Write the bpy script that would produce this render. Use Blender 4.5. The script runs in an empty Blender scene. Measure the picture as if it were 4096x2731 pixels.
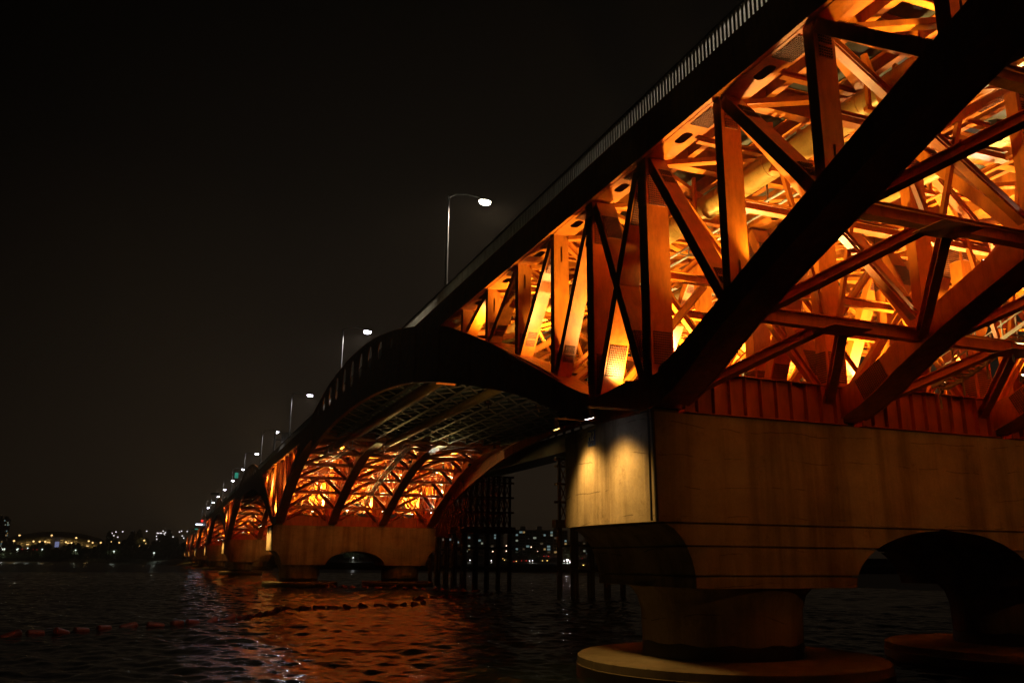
import bpy, math, random
from mathutils import Vector, Matrix
from mathutils.geometry import tessellate_polygon
random.seed(7)
S = bpy.context.scene
COL = S.collection

# ------------------------------------------------------------------ camera
YAW, PITCH, ROLL = 0.3751, 0.2510, 0.0080
CAM = Vector((-16.263, -27.083, 4.35))
fw = Vector((math.sin(YAW)*math.cos(PITCH), math.cos(YAW)*math.cos(PITCH), math.sin(PITCH)))
rt = Vector((math.cos(YAW), -math.sin(YAW), 0)); up = rt.cross(fw)
rt2 = rt*math.cos(ROLL)+up*math.sin(ROLL); up2 = up*math.cos(ROLL)-rt*math.sin(ROLL)
cd = bpy.data.cameras.new('camera'); cam = bpy.data.objects.new('camera', cd); COL.objects.link(cam)
cd.sensor_width = 36; cd.lens = 30.054; cd.clip_start = 0.1; cd.clip_end = 6000
M3 = Matrix((rt2, up2, -fw)).transposed()
cam.matrix_world = Matrix.Translation(CAM) @ M3.to_4x4()
S.camera = cam

# ------------------------------------------------------------------ world: night sky glowing faintly over the city
W = bpy.data.worlds.new('World'); S.world = W; W.use_nodes = True
nt = W.node_tree; N = nt.nodes; LK = nt.links; N.clear()
out = N.new('ShaderNodeOutputWorld'); bg = N.new('ShaderNodeBackground'); LK.new(bg.outputs[0], out.inputs[0])
tc = N.new('ShaderNodeTexCoord'); sep = N.new('ShaderNodeSeparateXYZ'); LK.new(tc.outputs['Generated'], sep.inputs[0])
ramp = N.new('ShaderNodeValToRGB'); LK.new(sep.outputs['Z'], ramp.inputs[0])
cr = ramp.color_ramp; cr.elements[0].position = 0.0; cr.elements[0].color = (0.0190, 0.0127, 0.0076, 1)
cr.elements[1].position = 0.75; cr.elements[1].color = (0.0018, 0.0015, 0.0011, 1)
e = cr.elements.new(0.18); e.color = (0.0120, 0.0084, 0.0054, 1)
e = cr.elements.new(0.42); e.color = (0.0056, 0.0043, 0.0031, 1)
dot = N.new('ShaderNodeVectorMath'); dot.operation = 'DOT_PRODUCT'
LK.new(tc.outputs['Generated'], dot.inputs[0]); dot.inputs[1].default_value = (0.42, 0.905, 0.0)
mr = N.new('ShaderNodeMapRange'); mr.interpolation_type = 'SMOOTHSTEP'
mr.inputs[1].default_value = 0.62; mr.inputs[2].default_value = 1.0; mr.inputs[3].default_value = 0.10; mr.inputs[4].default_value = 1.0
LK.new(dot.outputs['Value'], mr.inputs[0])
mul = N.new('ShaderNodeVectorMath'); mul.operation = 'SCALE'
LK.new(ramp.outputs[0], mul.inputs[0]); LK.new(mr.outputs[0], mul.inputs['Scale'])
LK.new(mul.outputs[0], bg.inputs[0]); bg.inputs[1].default_value = 1.0

# ------------------------------------------------------------------ view and render settings
S.view_settings.view_transform = 'Standard'; S.view_settings.look = 'None'
S.view_settings.exposure = 0.0; S.view_settings.gamma = 1.0; S.view_settings.use_curve_mapping = False
S.render.engine = 'CYCLES'
cy = S.cycles
cy.use_denoising = True
try: cy.denoiser = 'OPENIMAGEDENOISE'
except Exception: pass
cy.max_bounces = 6; cy.diffuse_bounces = 4; cy.glossy_bounces = 3; cy.transmission_bounces = 2; cy.volume_bounces = 0
cy.use_light_tree = True; cy.sample_clamp_indirect = 4.0; cy.sample_clamp_direct = 0.0
cy.caustics_reflective = False; cy.caustics_refractive = False

# ------------------------------------------------------------------ materials
def new_mat(name):
    m = bpy.data.materials.new(name); m.use_nodes = True
    n = m.node_tree.nodes; l = m.node_tree.links
    return m, n, l, n['Principled BSDF']
def noise(n, l, scale, detail=4, rough=.6, vec=None, stretch=None):
    t = n.new('ShaderNodeTexNoise'); t.inputs['Scale'].default_value = scale; t.inputs['Detail'].default_value = detail
    t.inputs['Roughness'].default_value = rough
    g = n.new('ShaderNodeNewGeometry'); src = g.outputs['Position']
    if stretch:
        mp = n.new('ShaderNodeMapping'); mp.inputs['Scale'].default_value = stretch; l.new(src, mp.inputs[0]); src = mp.outputs[0]
    l.new(src, t.inputs['Vector']); return t.outputs['Fac']
def rampn(n, l, fac, p0, c0, p1, c1):
    r = n.new('ShaderNodeValToRGB'); e = r.color_ramp.elements
    e[0].position = p0; e[0].color = (*c0, 1); e[1].position = p1; e[1].color = (*c1, 1); l.new(fac, r.inputs[0]); return r.outputs[0]
def mixc(n, l, a, b, fac, mode='MULTIPLY'):
    x = n.new('ShaderNodeMix'); x.data_type = 'RGBA'; x.blend_type = mode
    if isinstance(fac, float): x.inputs[0].default_value = fac
    else: l.new(fac, x.inputs[0])
    for i, s in ((6, a), (7, b)):
        if isinstance(s, tuple): x.inputs[i].default_value = (*s, 1)
        else: l.new(s, x.inputs[i])
    return x.outputs[2]
def bump(n, l, b, h, strength, dist):
    t = n.new('ShaderNodeBump'); t.inputs['Strength'].default_value = strength; t.inputs['Distance'].default_value = dist
    l.new(h, t.inputs['Height']); l.new(t.outputs[0], b.inputs['Normal'])
def paint(name, c, rough=.42, var=.25, metallic=0.0):
    m, n, l, b = new_mat(name)
    d = tuple(x*(1-var) for x in c); li = tuple(min(1, x*(1+var*.5)) for x in c)
    a = rampn(n, l, noise(n, l, .9, 5), .3, d, .7, li)
    dirt = rampn(n, l, noise(n, l, 3.0, 6, .7, stretch=(1, 1, .25)), .34, (.62, .55, .5), .55, (1, 1, 1))
    l.new(mixc(n, l, a, dirt, .8), b.inputs['Base Color'])
    r = n.new('ShaderNodeMapRange'); l.new(noise(n, l, 6, 3), r.inputs[0]); r.inputs[3].default_value = rough-.12; r.inputs[4].default_value = rough+.15
    l.new(r.outputs[0], b.inputs['Roughness']); b.inputs['Metallic'].default_value = metallic
    return m
ORANGE = paint('orange_steel_paint', (.62, .163, .009), .42)
ORANGE_W = paint('weathered_splice_paint', (.46, .115, .012), .5)
BOLTM = paint('bolt_head_grime', (.10, .028, .012), .6)
RED = paint('red_oxide_steel_paint', (.42, .085, .014), .5)
PIPE = paint('pipe_cladding', (.42, .25, .06), .30, .15, .3)
GALV = paint('galvanised_steel', (.42, .42, .40), .45, .15, .5)
RAILM = paint('railing_paint', (.62, .60, .52), .5, .1)
DARKST = paint('dark_steel', (.05, .05, .05), .5)
RUSTST = paint('temporary_steel', (.20, .055, .028), .6)
PALEST = paint('pale_lit_girder_steel', (.26, .21, .15), .5, .3)  # pale tone carries the light falling on flanges and lattice
FLOATM = paint('boom_float_plastic', (.36, .06, .025), .5, .2)
GIRDST = paint('girder_steel_web_shade', (.02, .035, .03), .5)  # temporary girder's own dark tone; on the span webs it stands for shade
LATT = paint('bluish_lattice_paint', (.11, .12, .20), .5)

def concrete(name, c, streak=True, fine=1.0):
    m, n, l, b = new_mat(name)
    a = rampn(n, l, noise(n, l, .35, 8, .68), .32, tuple(x*.6 for x in c), .68, tuple(min(1, x*1.2) for x in c))
    s = rampn(n, l, noise(n, l, .9, 6, .62, stretch=(1, 1, .08)), .36, (.36, .31, .27), .56, (1, 1, 1))
    col = mixc(n, l, a, s, .75 if streak else .3)
    # pale lime runs
    s2 = rampn(n, l, noise(n, l, 2.6, 4, .6, stretch=(1, 1, .05)), .62, (0, 0, 0), .8, (.12, .11, .09))
    col = mixc(n, l, col, s2, .6, 'ADD')
    # wandering horizontal cracks along the old pour lines
    g = n.new('ShaderNodeNewGeometry'); sp = n.new('ShaderNodeSeparateXYZ'); l.new(g.outputs['Position'], sp.inputs[0])
    def mth(op, a, b=None):
        q = n.new('ShaderNodeMath'); q.operation = op
        for i_, x_ in enumerate((a, b)):
            if x_ is None: continue
            if isinstance(x_, (int, float)): q.inputs[i_].default_value = x_
            else: l.new(x_, q.inputs[i_])
        return q.outputs[0]
    wob = mth('ADD', mth('MULTIPLY', noise(n, l, .28, 2, .4), 1.1), mth('MULTIPLY', noise(n, l, 2.5, 5, .7), .10))
    ln_ = mth('ABSOLUTE', mth('SUBTRACT', mth('FRACT', mth('MULTIPLY', mth('ADD', sp.outputs['Z'], wob), .85)), .5))
    ck = rampn(n, l, mth('ADD', ln_, mth('MULTIPLY', rampn(n, l, noise(n, l, .5, 3), .46, (0, 0, 0), .54, (1, 1, 1)), .03)), .0, (.16, .12, .10), .026, (1, 1, 1))
    col = mixc(n, l, col, ck, .75 if streak else 0.0)
    pt = rampn(n, l, noise(n, l, .8, 9, .75), .30, (.45, .40, .36), .42, (1, 1, 1)); col = mixc(n, l, col, pt, .8)
    fn = rampn(n, l, noise(n, l, 9*fine, 5, .7), .3, (.75, .75, .75), .6, (1, 1, 1)); col = mixc(n, l, col, fn, .6)
    l.new(col, b.inputs['Base Color']); b.inputs['Roughness'].default_value = .85; b.inputs['Specular IOR Level'].default_value = .25
    bump(n, l, b, noise(n, l, 7, 8, .7), .35, .03)
    return m
CONC = concrete('pier_concrete', (.36, .31, .25))
WETC = paint('wet_algae_concrete', (.03, .028, .02), .35)
DISCC = concrete('footing_concrete', (.12, .10, .075), False)
SOFFIT = concrete('deck_soffit_concrete', (.13, .125, .11), False)
BANKM = concrete('bank_stone', (.12, .11, .09), False)

def emit(name, c, s, sampled=False):
    m, n, l, b = new_mat(name)
    b.inputs['Base Color'].default_value = (.02, .02, .02, 1)
    b.inputs['Emission Color'].default_value = (*c, 1); b.inputs['Emission Strength'].default_value = s
    if not sampled: m.cycles.emission_sampling = 'NONE'
    return m
E_WARM = emit('lamp_lens_warm', (1, .80, .45), 14)
E_WHITE = emit('lamp_lens_white', (1, .95, .98), 14)
E_COOL = emit('lamp_lens_cool', (.88, .84, 1), 30)
E_STREET = emit('street_lens_warm', (1, .93, .78), 60)
E_YEL = emit('lamp_lens_yellow', (1, .62, .16), 5)
E_RED = emit('signal_red', (1, .03, .02), 2)
E_GREEN = emit('signal_green', (.1, .9, .6), .25)
E_LEDW = emit('led_board_white', (.75, .8, 1), 4)
WINS = [emit('window_warm', (1, .62, .22), .32), emit('window_neutral', (.85, .95, .70), .26), emit('window_cool', (.62, .95, .95), .22),
        emit('window_dim', (1, .72, .4), .05)]
WINDARK, n_, l_, b_ = new_mat('window_unlit'); b_.inputs['Base Color'].default_value = (.03, .035, .04, 1); b_.inputs['Roughness'].default_value = .2
APT = concrete('apartment_wall', (.34, .33, .30), False)
APTE = concrete('apartment_gable', (.42, .40, .36), False)
m_, n_, l_, b_ = new_mat('plate_blue'); b_.inputs['Base Color'].default_value = (.02, .05, .22, 1); b_.inputs['Roughness'].default_value = .4; BLUE = m_
m_, n_, l_, b_ = new_mat('plate_lettering'); b_.inputs['Base Color'].default_value = (.75, .70, .55, 1); LETTER = m_
def leafmat(name, c):
    m, n, l, b = new_mat(name)
    l.new(rampn(n, l, noise(n, l, .8, 3), .35, tuple(x*.5 for x in c), .65, tuple(x*1.5 for x in c)), b.inputs['Base Color'])
    b.inputs['Roughness'].default_value = .7; return m
LEAF = leafmat('foliage', (.06, .075, .03)); BARK = leafmat('bark', (.06, .045, .03))
GRASS = leafmat('bank_grass', (.035, .04, .02))
def water(name, rough, layers):
    m, n, l, b = new_mat(name)
    b.inputs['Base Color'].default_value = (.004, .007, .008, 1); b.inputs['Roughness'].default_value = rough; b.inputs['IOR'].default_value = 1.33
    g = n.new('ShaderNodeNewGeometry'); h = None
    for scale, rot, st, det, k in layers:
        mp = n.new('ShaderNodeMapping'); mp.inputs['Rotation'].default_value = (0, 0, rot); mp.inputs['Scale'].default_value = st
        l.new(g.outputs['Position'], mp.inputs[0])
        t = n.new('ShaderNodeTexNoise'); t.inputs['Scale'].default_value = scale; t.inputs['Detail'].default_value = det; t.inputs['Roughness'].default_value = .55
        l.new(mp.outputs[0], t.inputs['Vector'])
        q = n.new('ShaderNodeMath'); q.operation = 'MULTIPLY_ADD'; l.new(t.outputs['Fac'], q.inputs[0]); q.inputs[1].default_value = k
        if h is None: q.inputs[2].default_value = 0
        else: l.new(h, q.inputs[2])
        h = q.outputs[0]
    bump(n, l, b, h, 1.0, 1.0)
    return m
WATER = water('river_water', .075, [(2.6, .2, (1, 1.5, 1), 3, .02)])
WATERF = water('river_water_far', .32, [(.25, .5, (1, 1.8, 1), 3, .35), (.9, -.3, (1, 1.8, 1), 3, .15)])

# ------------------------------------------------------------------ mesh helpers
class MB:
    def __init__(s): s.v = []; s.f = []
    def add(s, v, f):
        o = len(s.v); s.v += [tuple(p) for p in v]; s.f += [tuple(i+o for i in q) for q in f]; return s
    def box(s, x0, x1, y0, y1, z0, z1):
        return s.add([(x0,y0,z0),(x1,y0,z0),(x1,y1,z0),(x0,y1,z0),(x0,y0,z1),(x1,y0,z1),(x1,y1,z1),(x0,y1,z1)],
                     [(3,2,1,0),(4,5,6,7),(0,1,5,4),(1,2,6,5),(2,3,7,6),(3,0,4,7)])
    def bar(s, p, q, w, t, ref=(1,0,0), off=0.0):
        # w along ref, t perpendicular to ref and the axis; off shifts along that perpendicular
        p = Vector(p); q = Vector(q); d = (q-p).normalized(); a = Vector(ref); a = (a-d*a.dot(d)).normalized(); b = d.cross(a)
        p = p+b*off; q = q+b*off; a = a*w/2; b = b*t/2
        v = [p-a-b, p+a-b, p+a+b, p-a+b, q-a-b, q+a-b, q+a+b, q-a+b]
        return s.add(v, [(3,2,1,0),(4,5,6,7),(0,1,5,4),(1,2,6,5),(2,3,7,6),(3,0,4,7)])
    def ibar(s, p, q, w, h, ref, tf=.03, tw=.025):
        s.bar(p, q, w, tf, ref, h/2); s.bar(p, q, w, tf, ref, -h/2); return s.bar(p, q, tw, h-tf*2.2, ref)
    def cyl(s, p, q, r, n=12, r2=None, cap=True):
        p = Vector(p); q = Vector(q); d = (q-p).normalized(); a = d.orthogonal().normalized(); b = d.cross(a); r2 = r if r2 is None else r2
        v = [p+(a*math.cos(2*math.pi*i/n)+b*math.sin(2*math.pi*i/n))*r for i in range(n)]
        v += [q+(a*math.cos(2*math.pi*i/n)+b*math.sin(2*math.pi*i/n))*r2 for i in range(n)]
        f = [(i, (i+1) % n, n+(i+1) % n, n+i) for i in range(n)]
        if cap: f += [tuple(range(n-1, -1, -1)), tuple(range(n, 2*n))]
        return s.add(v, f)
    def tube(s, pts, r, n=8):
        for a, b in zip(pts, pts[1:]): s.cyl(a, b, r, n)
        return s
    def plate(s, outline, holes, k0, k1, axes):
        # flat plate: 2D outline with holes, extruded from k0 to k1; axes(u, w, k) -> xyz
        loops = [outline]+list(holes); flat = [p for L in loops for p in L]
        tri = tessellate_polygon([[Vector((p[0], p[1], 0)) for p in L] for L in loops])
        m = len(flat); v = [axes(p[0], p[1], k0) for p in flat]+[axes(p[0], p[1], k1) for p in flat]
        f = []
        for t in tri: f += [tuple(t), tuple(i+m for i in reversed(t))]
        o = 0
        for L in loops:
            c = len(L)
            f += [(o+i, o+(i+1) % c, o+m+(i+1) % c, o+m+i) for i in range(c)]; o += c
        return s.add(v, f)
    def mesh(s, name):
        me = bpy.data.meshes.new(name); me.from_pydata(s.v, [], s.f); me.update(); return me
    def build(s, name, mat, parent=None, origin=None, smooth=False, **props):
        if origin is not None: s.v = [(x-origin[0], y-origin[1], z-origin[2]) for x, y, z in s.v]
        me = s.mesh(name)
        me.materials.append(mat)
        return link(name, me, parent, smooth, **props)
def fix_normals(me):
    import bmesh
    b = bmesh.new(); b.from_mesh(me); bmesh.ops.recalc_face_normals(b, faces=b.faces); b.to_mesh(me); b.free()
def link(name, me, parent=None, smooth=False, **props):
    if smooth:
        for p in me.polygons: p.use_smooth = True
        try: me.set_sharp_from_angle(angle=math.radians(40))
        except Exception: pass
    o = bpy.data.objects.new(name, me); COL.objects.link(o)
    if parent is not None: o.parent = parent
    for k, v in props.items(): o[k] = v
    return o
def thing(name, loc, label, cat, group=None):
    o = bpy.data.objects.new(name, None); COL.objects.link(o); o.location = loc; o.empty_display_size = .5
    o['label'] = label; o['category'] = cat
    if group: o['group'] = group
    return o
def tag(o, label, cat, group=None):
    o['label'] = label; o['category'] = cat
    if group: o['group'] = group
    return o
def copy_tree(o, parent=None, skip=()):
    c = o.copy(); COL.objects.link(c); c.parent = parent
    for ch in o.children:
        if ch.name.split('.')[0] not in skip: copy_tree(ch, c, skip)
    return c
NUMW = 'first second third fourth fifth sixth seventh eighth ninth tenth eleventh twelfth thirteenth fourteenth fifteenth sixteenth seventeenth eighteenth nineteenth twentieth twenty-first twenty-second twenty-third twenty-fourth twenty-fifth twenty-sixth twenty-seventh twenty-eighth twenty-ninth thirtieth'.split()
def rank_left(L_, p): return NUMW[sorted(L_).index(p)]
ORD = ['first', 'second', 'third', 'fourth', 'fifth', 'sixth', 'seventh', 'eighth', 'ninth', 'tenth', 'eleventh', 'twelfth']
def interp(x, T):
    x = abs(x)
    if x <= T[0][0]: return T[0][1]
    for (a, b), (c, d) in zip(T, T[1:]):
        if x <= c:
            t = (x-a)/(c-a); return b+(d-b)*t
    return T[-1][1]
def smooth_table(T):   # resample through Catmull-Rom so that the curves have no kinks
    R = []
    for i in range(len(T)-1):
        p0 = T[max(i-1, 0)]; p1 = T[i]; p2 = T[i+1]; p3 = T[min(i+2, len(T)-1)]
        for k in range(8):
            t = k/8; x = p1[0]+(p2[0]-p1[0])*t
            m1 = (p2[1]-p0[1])/(p2[0]-p0[0])*(p2[0]-p1[0]); m2 = (p3[1]-p1[1])/(p3[0]-p1[0])*(p2[0]-p1[0])
            R.append((x, (2*t**3-3*t*t+1)*p1[1]+(t**3-2*t*t+t)*m1+(-2*t**3+3*t*t)*p2[1]+(t**3-t*t)*m2))
    return R+[T[-1]]
ZB = smooth_table([(0, 10.05), (2.6, 10.08), (4.57, 10.55), (6.2, 11.16), (10.6, 12.64), (16, 14.05), (22.8, 15.63), (28.4, 16.77), (35.2, 17.93), (43.4, 18.84), (52.5, 19.40), (60, 19.52)])
ZT = smooth_table([(0, 11.3), (2.6, 11.35), (4.27, 11.85), (7.9, 13.4), (11.6, 15.0), (15.4, 16.6), (20.8, 18.65), (25.9, 20.35), (32.2, 21.91), (40, 23.45), (49.5, 24.75), (60, 25.25)])
zb = lambda v: interp(v, ZB)
zt = lambda v: interp(v, ZT)
CBO = smooth_table([(0, 0), (3, 0), (7, .62), (11.8, 1.1), (16.5, 1.75), (21.3, 2.15), (26, 2.3), (31, 2.05), (37, 1.5), (60, 1.5)])
cb = lambda v: zb(v)+interp(v, CBO)      # underside of the chords proper

# ------------------------------------------------------------------ main dimensions
L = 120.0; WID = 27.6; YC = 2.9
HT, HB, HC = 9.74, 5.76, 3.44
TX = [1.0, 9.53, 18.07, 26.6]
ZS = 20.42         # underside of the top chord
ZD0, ZD1 = 21.55, 21.88
NODES = [-35.7, -30.9, -26.1, -21.3, -16.5, -11.8, -7.0, -1.8, 3.0, 7.35, 12.2, 17.1, 21.9, 26.7, 31.5, 36.3]
ARM0, ARM1 = NODES[0]-1.0, NODES[-1]+1.0
NPIER = 7
PNAMES = ['P12', 'P11', 'P10', 'P9', 'P8', 'P7', 'P6']

# ------------------------------------------------------------------ ground, water, far bank
wat = MB(); wat.add([(-1500, -400, -.3), (1800, -400, -.3), (1800, 2500, -.3), (-1500, 2500, -.3)], [(0, 1, 2, 3)])
o = wat.build('far_water', WATERF); o['kind'] = 'structure'
import numpy as np
def wave_sheet(x0, x1, y0, y1, st, l0):
    rs = np.random.RandomState(3)
    xs_ = np.arange(x0, x1+.01, st); ys_ = np.arange(y0, y1+.01, st); X, Y = np.meshgrid(xs_, ys_); Z = np.zeros_like(X)
    for i in range(70):
        lam = l0*(6.5/l0)**(rs.rand()**1.25); th = math.radians(205)+rs.randn()*.7; k = 2*math.pi/lam
        a = .0047*lam**.72*rs.uniform(.5, 1.2); ph = k*(X*math.cos(th)+Y*math.sin(th))+rs.rand()*6.28
        Z += a*(np.sin(ph)+.25*np.sin(2*ph+1.3))
    ny, nx = X.shape; v = np.stack([X, Y, Z], -1).reshape(-1, 3)
    idx = np.arange(nx*ny).reshape(ny, nx); f = np.stack([idx[:-1, :-1], idx[:-1, 1:], idx[1:, 1:], idx[1:, :-1]], -1).reshape(-1, 4)
    me = bpy.data.meshes.new('water'); me.vertices.add(len(v)); me.vertices.foreach_set('co', v.ravel())
    me.loops.add(f.size); me.loops.foreach_set('vertex_index', f.ravel()); me.polygons.add(len(f))
    me.polygons.foreach_set('loop_start', np.arange(0, f.size, 4)); me.polygons.foreach_set('use_smooth', np.ones(len(f), bool)); me.update(calc_edges=True); me.validate()
    me.materials.append(WATER); return link('water', me)
o = wave_sheet(-44, 46, -6, 132, .19, .62); o['kind'] = 'structure'
o = wave_sheet(-110, 110, -30, 280, .7, 2.2); o.name = 'mid_water'; o.location.z = -.16; o['kind'] = 'structure'
BANK = [(-1450, 2300), (-600, 1900), (-151, 1163), (-56, 813), (-16, 627), (30, 480), (68, 390), (124, 326), (144, 308), (300, 300), (700, 330), (1700, 500)]
def bankdist(x, y):      # signed: positive on land; also returns distance
    best = 1e9; sg = 1
    for (a, b), (c, d) in zip(BANK, BANK[1:]):
        ex, ey = c-a, d-b; L2 = ex*ex+ey*ey; t = max(0, min(1, ((x-a)*ex+(y-b)*ey)/L2))
        dx, dy = x-a-ex*t, y-b-ey*t; dd = math.hypot(dx, dy)
        if dd < best: best = dd; sg = 1 if ex*dy-ey*dx > 0 else -1
    return best*sg
def bankz(d):
    T = [(-30, -2), (0, -.15), (4, 1.0), (14, 3.0), (60, 3.6), (110, 4.2), (125, 7.5), (220, 8.5), (700, 12), (2500, 18)]
    if d <= T[0][0]: return T[0][1]
    for (a, b), (c, e) in zip(T, T[1:]):
        if d <= c: return b+(e-b)*(d-a)/(c-a)
    return T[-1][1]
def offs(i, d):   # offset bank vertex i inland by d
    p = Vector(BANK[i]); a = Vector(BANK[max(i-1, 0)]); b = Vector(BANK[min(i+1, len(BANK)-1)]); t = (b-a).normalized(); nn = Vector((-t.y, t.x)); return p+nn*d
g = MB(); rows = [-30, 0, 4, 14, 60, 110, 125, 220, 700, 2000]
for d in rows:
    for i in range(len(BANK)):
        q = offs(i, d) if d < 500 else (Vector(BANK[i])+Vector((.35, .94))*d)
        g.v.append((q.x, q.y, bankz(d)))
nb = len(BANK)
for r in range(len(rows)-1):
    for i in range(nb-1): g.f.append((r*nb+i, r*nb+i+1, (r+1)*nb+i+1, (r+1)*nb+i))
o = g.build('riverbank', GRASS); o['kind'] = 'structure'

# ------------------------------------------------------------------ concrete piers
def pier(k):
    y0 = k*L; org = (WID/2, y0+3.8, 0)
    lab = ['massive concrete pier with the P12 plate and lit curved end, nearest on the right',
           'second concrete pier with arch opening, mid-picture behind the floating boom',
           'third concrete pier, partly hidden behind the second pier',
           'fourth concrete pier, only its left column and cap clear of the third',
           'fifth concrete pier, a sliver left of the fourth',
           'sixth concrete pier, small in the distance near the far bank',
           'seventh concrete pier, farthest and smallest, at the far bank'][k]
    t = thing('bridge_pier', org, lab, 'pier', 'concrete piers of the bridge')
    T = 7.6; bulge = .38
    # cap beam: straight faces, bowed ends
    prof = [(0, 0)]
    nseg = 14
    out2 = []
    for i in range(nseg+1):
        yy = T*i/nseg; out2.append((-bulge*math.sin(math.pi*i/nseg), yy))
    out3 = [(WID+bulge*math.sin(math.pi*i/nseg), T-T*i/nseg) for i in range(nseg+1)]
    m = MB(); m.plate(out2+out3, [], HB+.0, HT, lambda u, w, z: (u, y0+w, z))
    cap = m.build('cap_beam', CONC, t, org); fix_normals(cap.data)
    # haunch lifts with arch opening, joints recessed
    lifts = [(HB-.06, 4.95), (4.89, 3.90), (3.84, HC)]
    def xs(z): return 1.58*math.sqrt(max(0, 1-((z-HC)/2.32)**2))
    cx = 13.63; ra, rh = 4.76, 2.24
    for hi, lo in lifts:
        for side in (0, 1):
            pts = []
            zs = [hi+(lo-hi)*i/10 for i in range(11)]
            left = [(xs(z), z) for z in zs]
            right = []
            for z in zs:
                q = (z-HC)/rh
                right.append((cx-ra*math.sqrt(max(0, 1-q*q)) if q < 1 else cx, z))
            poly = left+right[::-1]
            if side: poly = [(WID-a, b) for a, b in poly]
            m = MB(); m.plate(poly, [], y0+.012, y0+T-.012, lambda u, w, kk: (u, kk, w))
            fo = m.build('haunch_lift', CONC, t, org); fix_normals(fo.data)
        # dark recess core behind the joint
    for z in (HB-.03, 4.92, 3.87):
        a = xs(z)+.16; q = (z-HC)/rh; b = cx-ra*math.sqrt(max(0, 1-q*q))-.16 if q < .98 else cx
        for side in (0, 1):
            x0, x1 = (a, b) if not side else (WID-b, WID-a)
            MB().box(x0, x1, y0+.16, y0+T-.16, z-.0302, z+.0302).build('lift_joint', CONC, t, org)
    for cxx in (5.15, WID-5.15):
        m = MB(); nn = 40
        prof = [(3.72, HC-.004), (3.40, HC-.35), (3.24, HC-.9), (3.2, 1.35), (3.2, 1.30), (3.13, 1.27), (3.13, -3)]
        for r, z in prof:
            for i in range(nn):
                a = 2*math.pi*i/nn; m.v.append((cxx+r*math.cos(a), y0+3.8+r*.98*math.sin(a), z))
        for r in range(len(prof)-1):
            for i in range(nn): m.f.append(((r+1)*nn+i, (r+1)*nn+(i+1) % nn, r*nn+(i+1) % nn, r*nn+i))
        m.f.append(tuple(range(nn)))
        m.build('column', CONC, t, org, smooth=True)
        m = MB()
        for z, r in ((1.32, 3.215), (.78, 3.23)):
            for i in range(nn): a = 2*math.pi*i/nn; m.v.append((cxx+r*math.cos(a), y0+3.8+r*.98*math.sin(a), z+.06*math.sin(i*1.7)*(z > 1)))
        for i in range(nn): m.f.append((nn+i, nn+(i+1) % nn, (i+1) % nn, i))
        m.build('wet_band', WETC, t, org, smooth=True)
        m = MB(); ex = 5.45 if cxx < 10 else WID-5.45
        prof = [(3.0, .80), (6.02, .74), (6.12, .68), (6.14, .40), (6.16, .38)]
        for r, z in prof:
            for i in range(64):
                a = 2*math.pi*i/64; m.v.append((ex+r*math.cos(a), y0+3.8+r*math.sin(a), z))
        for r in range(len(prof)-1):
            for i in range(64): m.f.append(((r+1)*64+i, (r+1)*64+(i+1) % 64, r*64+(i+1) % 64, r*64+i))
        m.build('footing_disc', DISCC, t, org, smooth=True)
        m = MB()
        for z in (.38, -2):
            for i in range(64): a = 2*math.pi*i/64; m.v.append((ex+6.175*math.cos(a), y0+3.8+6.175*math.sin(a), z))
        for i in range(64): m.f.append((64+i, 64+(i+1) % 64, (i+1) % 64, i))
        m.build('wet_rim', WETC, t, org, smooth=True)
    # drain pipe at the corner, with clips
    m = MB(); m.cyl((-.06, y0-.08, HT+.05), (-.02, y0-.08, HB), .06, 8); m.cyl((-.16, y0+.06, HT+.1), (-.16, y0+.06, HB+.02), .045, 8)
    m.build('drain_pipe', DARKST, t, org)
    return t
PIERS = [pier(k) for k in range(NPIER)]

# ------------------------------------------------------------------ bolted splice plates (shared meshes)
def bolt_plate(w, h, nx, nz, gap=True):
    m = MB(); m.box(-w/2, w/2, -.02, 0, -h/2, h/2)
    r = .036
    for i in range(nx):
        for j in range(nz):
            if gap and abs((j+.5)/nz-.5) < .5/nz and nz % 2: continue
            x = -w/2+w*(i+.5)/nx; z = -h/2+h*(j+.5)/nz
            v = []; n = 6
            for q in range(n): a = 2*math.pi*q/n; v.append((x+r*math.cos(a), -.02, z+r*math.sin(a)))
            for q in range(n): a = 2*math.pi*q/n; v.append((x+r*.8*math.cos(a), -.055, z+r*.8*math.sin(a)))
            m.add(v, [(q, (q+1) % n, n+(q+1) % n, n+q) for q in range(n)]+[tuple(range(n, 2*n))])
    me = m.mesh('splice_plate'); me.materials.append(ORANGE_W); me.materials.append(BOLTM); fix_normals(me)
    for p in me.polygons:
        if p.index >= 6: p.material_index = 1
    return me
BP_S = bolt_plate(.52, .85, 6, 9); BP_L = bolt_plate(.82, 1.35, 10, 14); BP_C = bolt_plate(.95, 1.5, 11, 16); BP_G = bolt_plate(.36, .5, 4, 5)
def put_plate(me, parent, pos, normal, upv):
    o = bpy.data.objects.new('splice_plate', me); COL.objects.link(o); o.parent = parent
    nrm = Vector(normal).normalized(); z = Vector(upv); z = (z-nrm*z.dot(nrm)).normalized(); y = -nrm; x = y.cross(z)
    o.matrix_local = Matrix.Translation(Vector(pos)) @ Matrix((x, y, z)).transposed().to_4x4()
    return o

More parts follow.
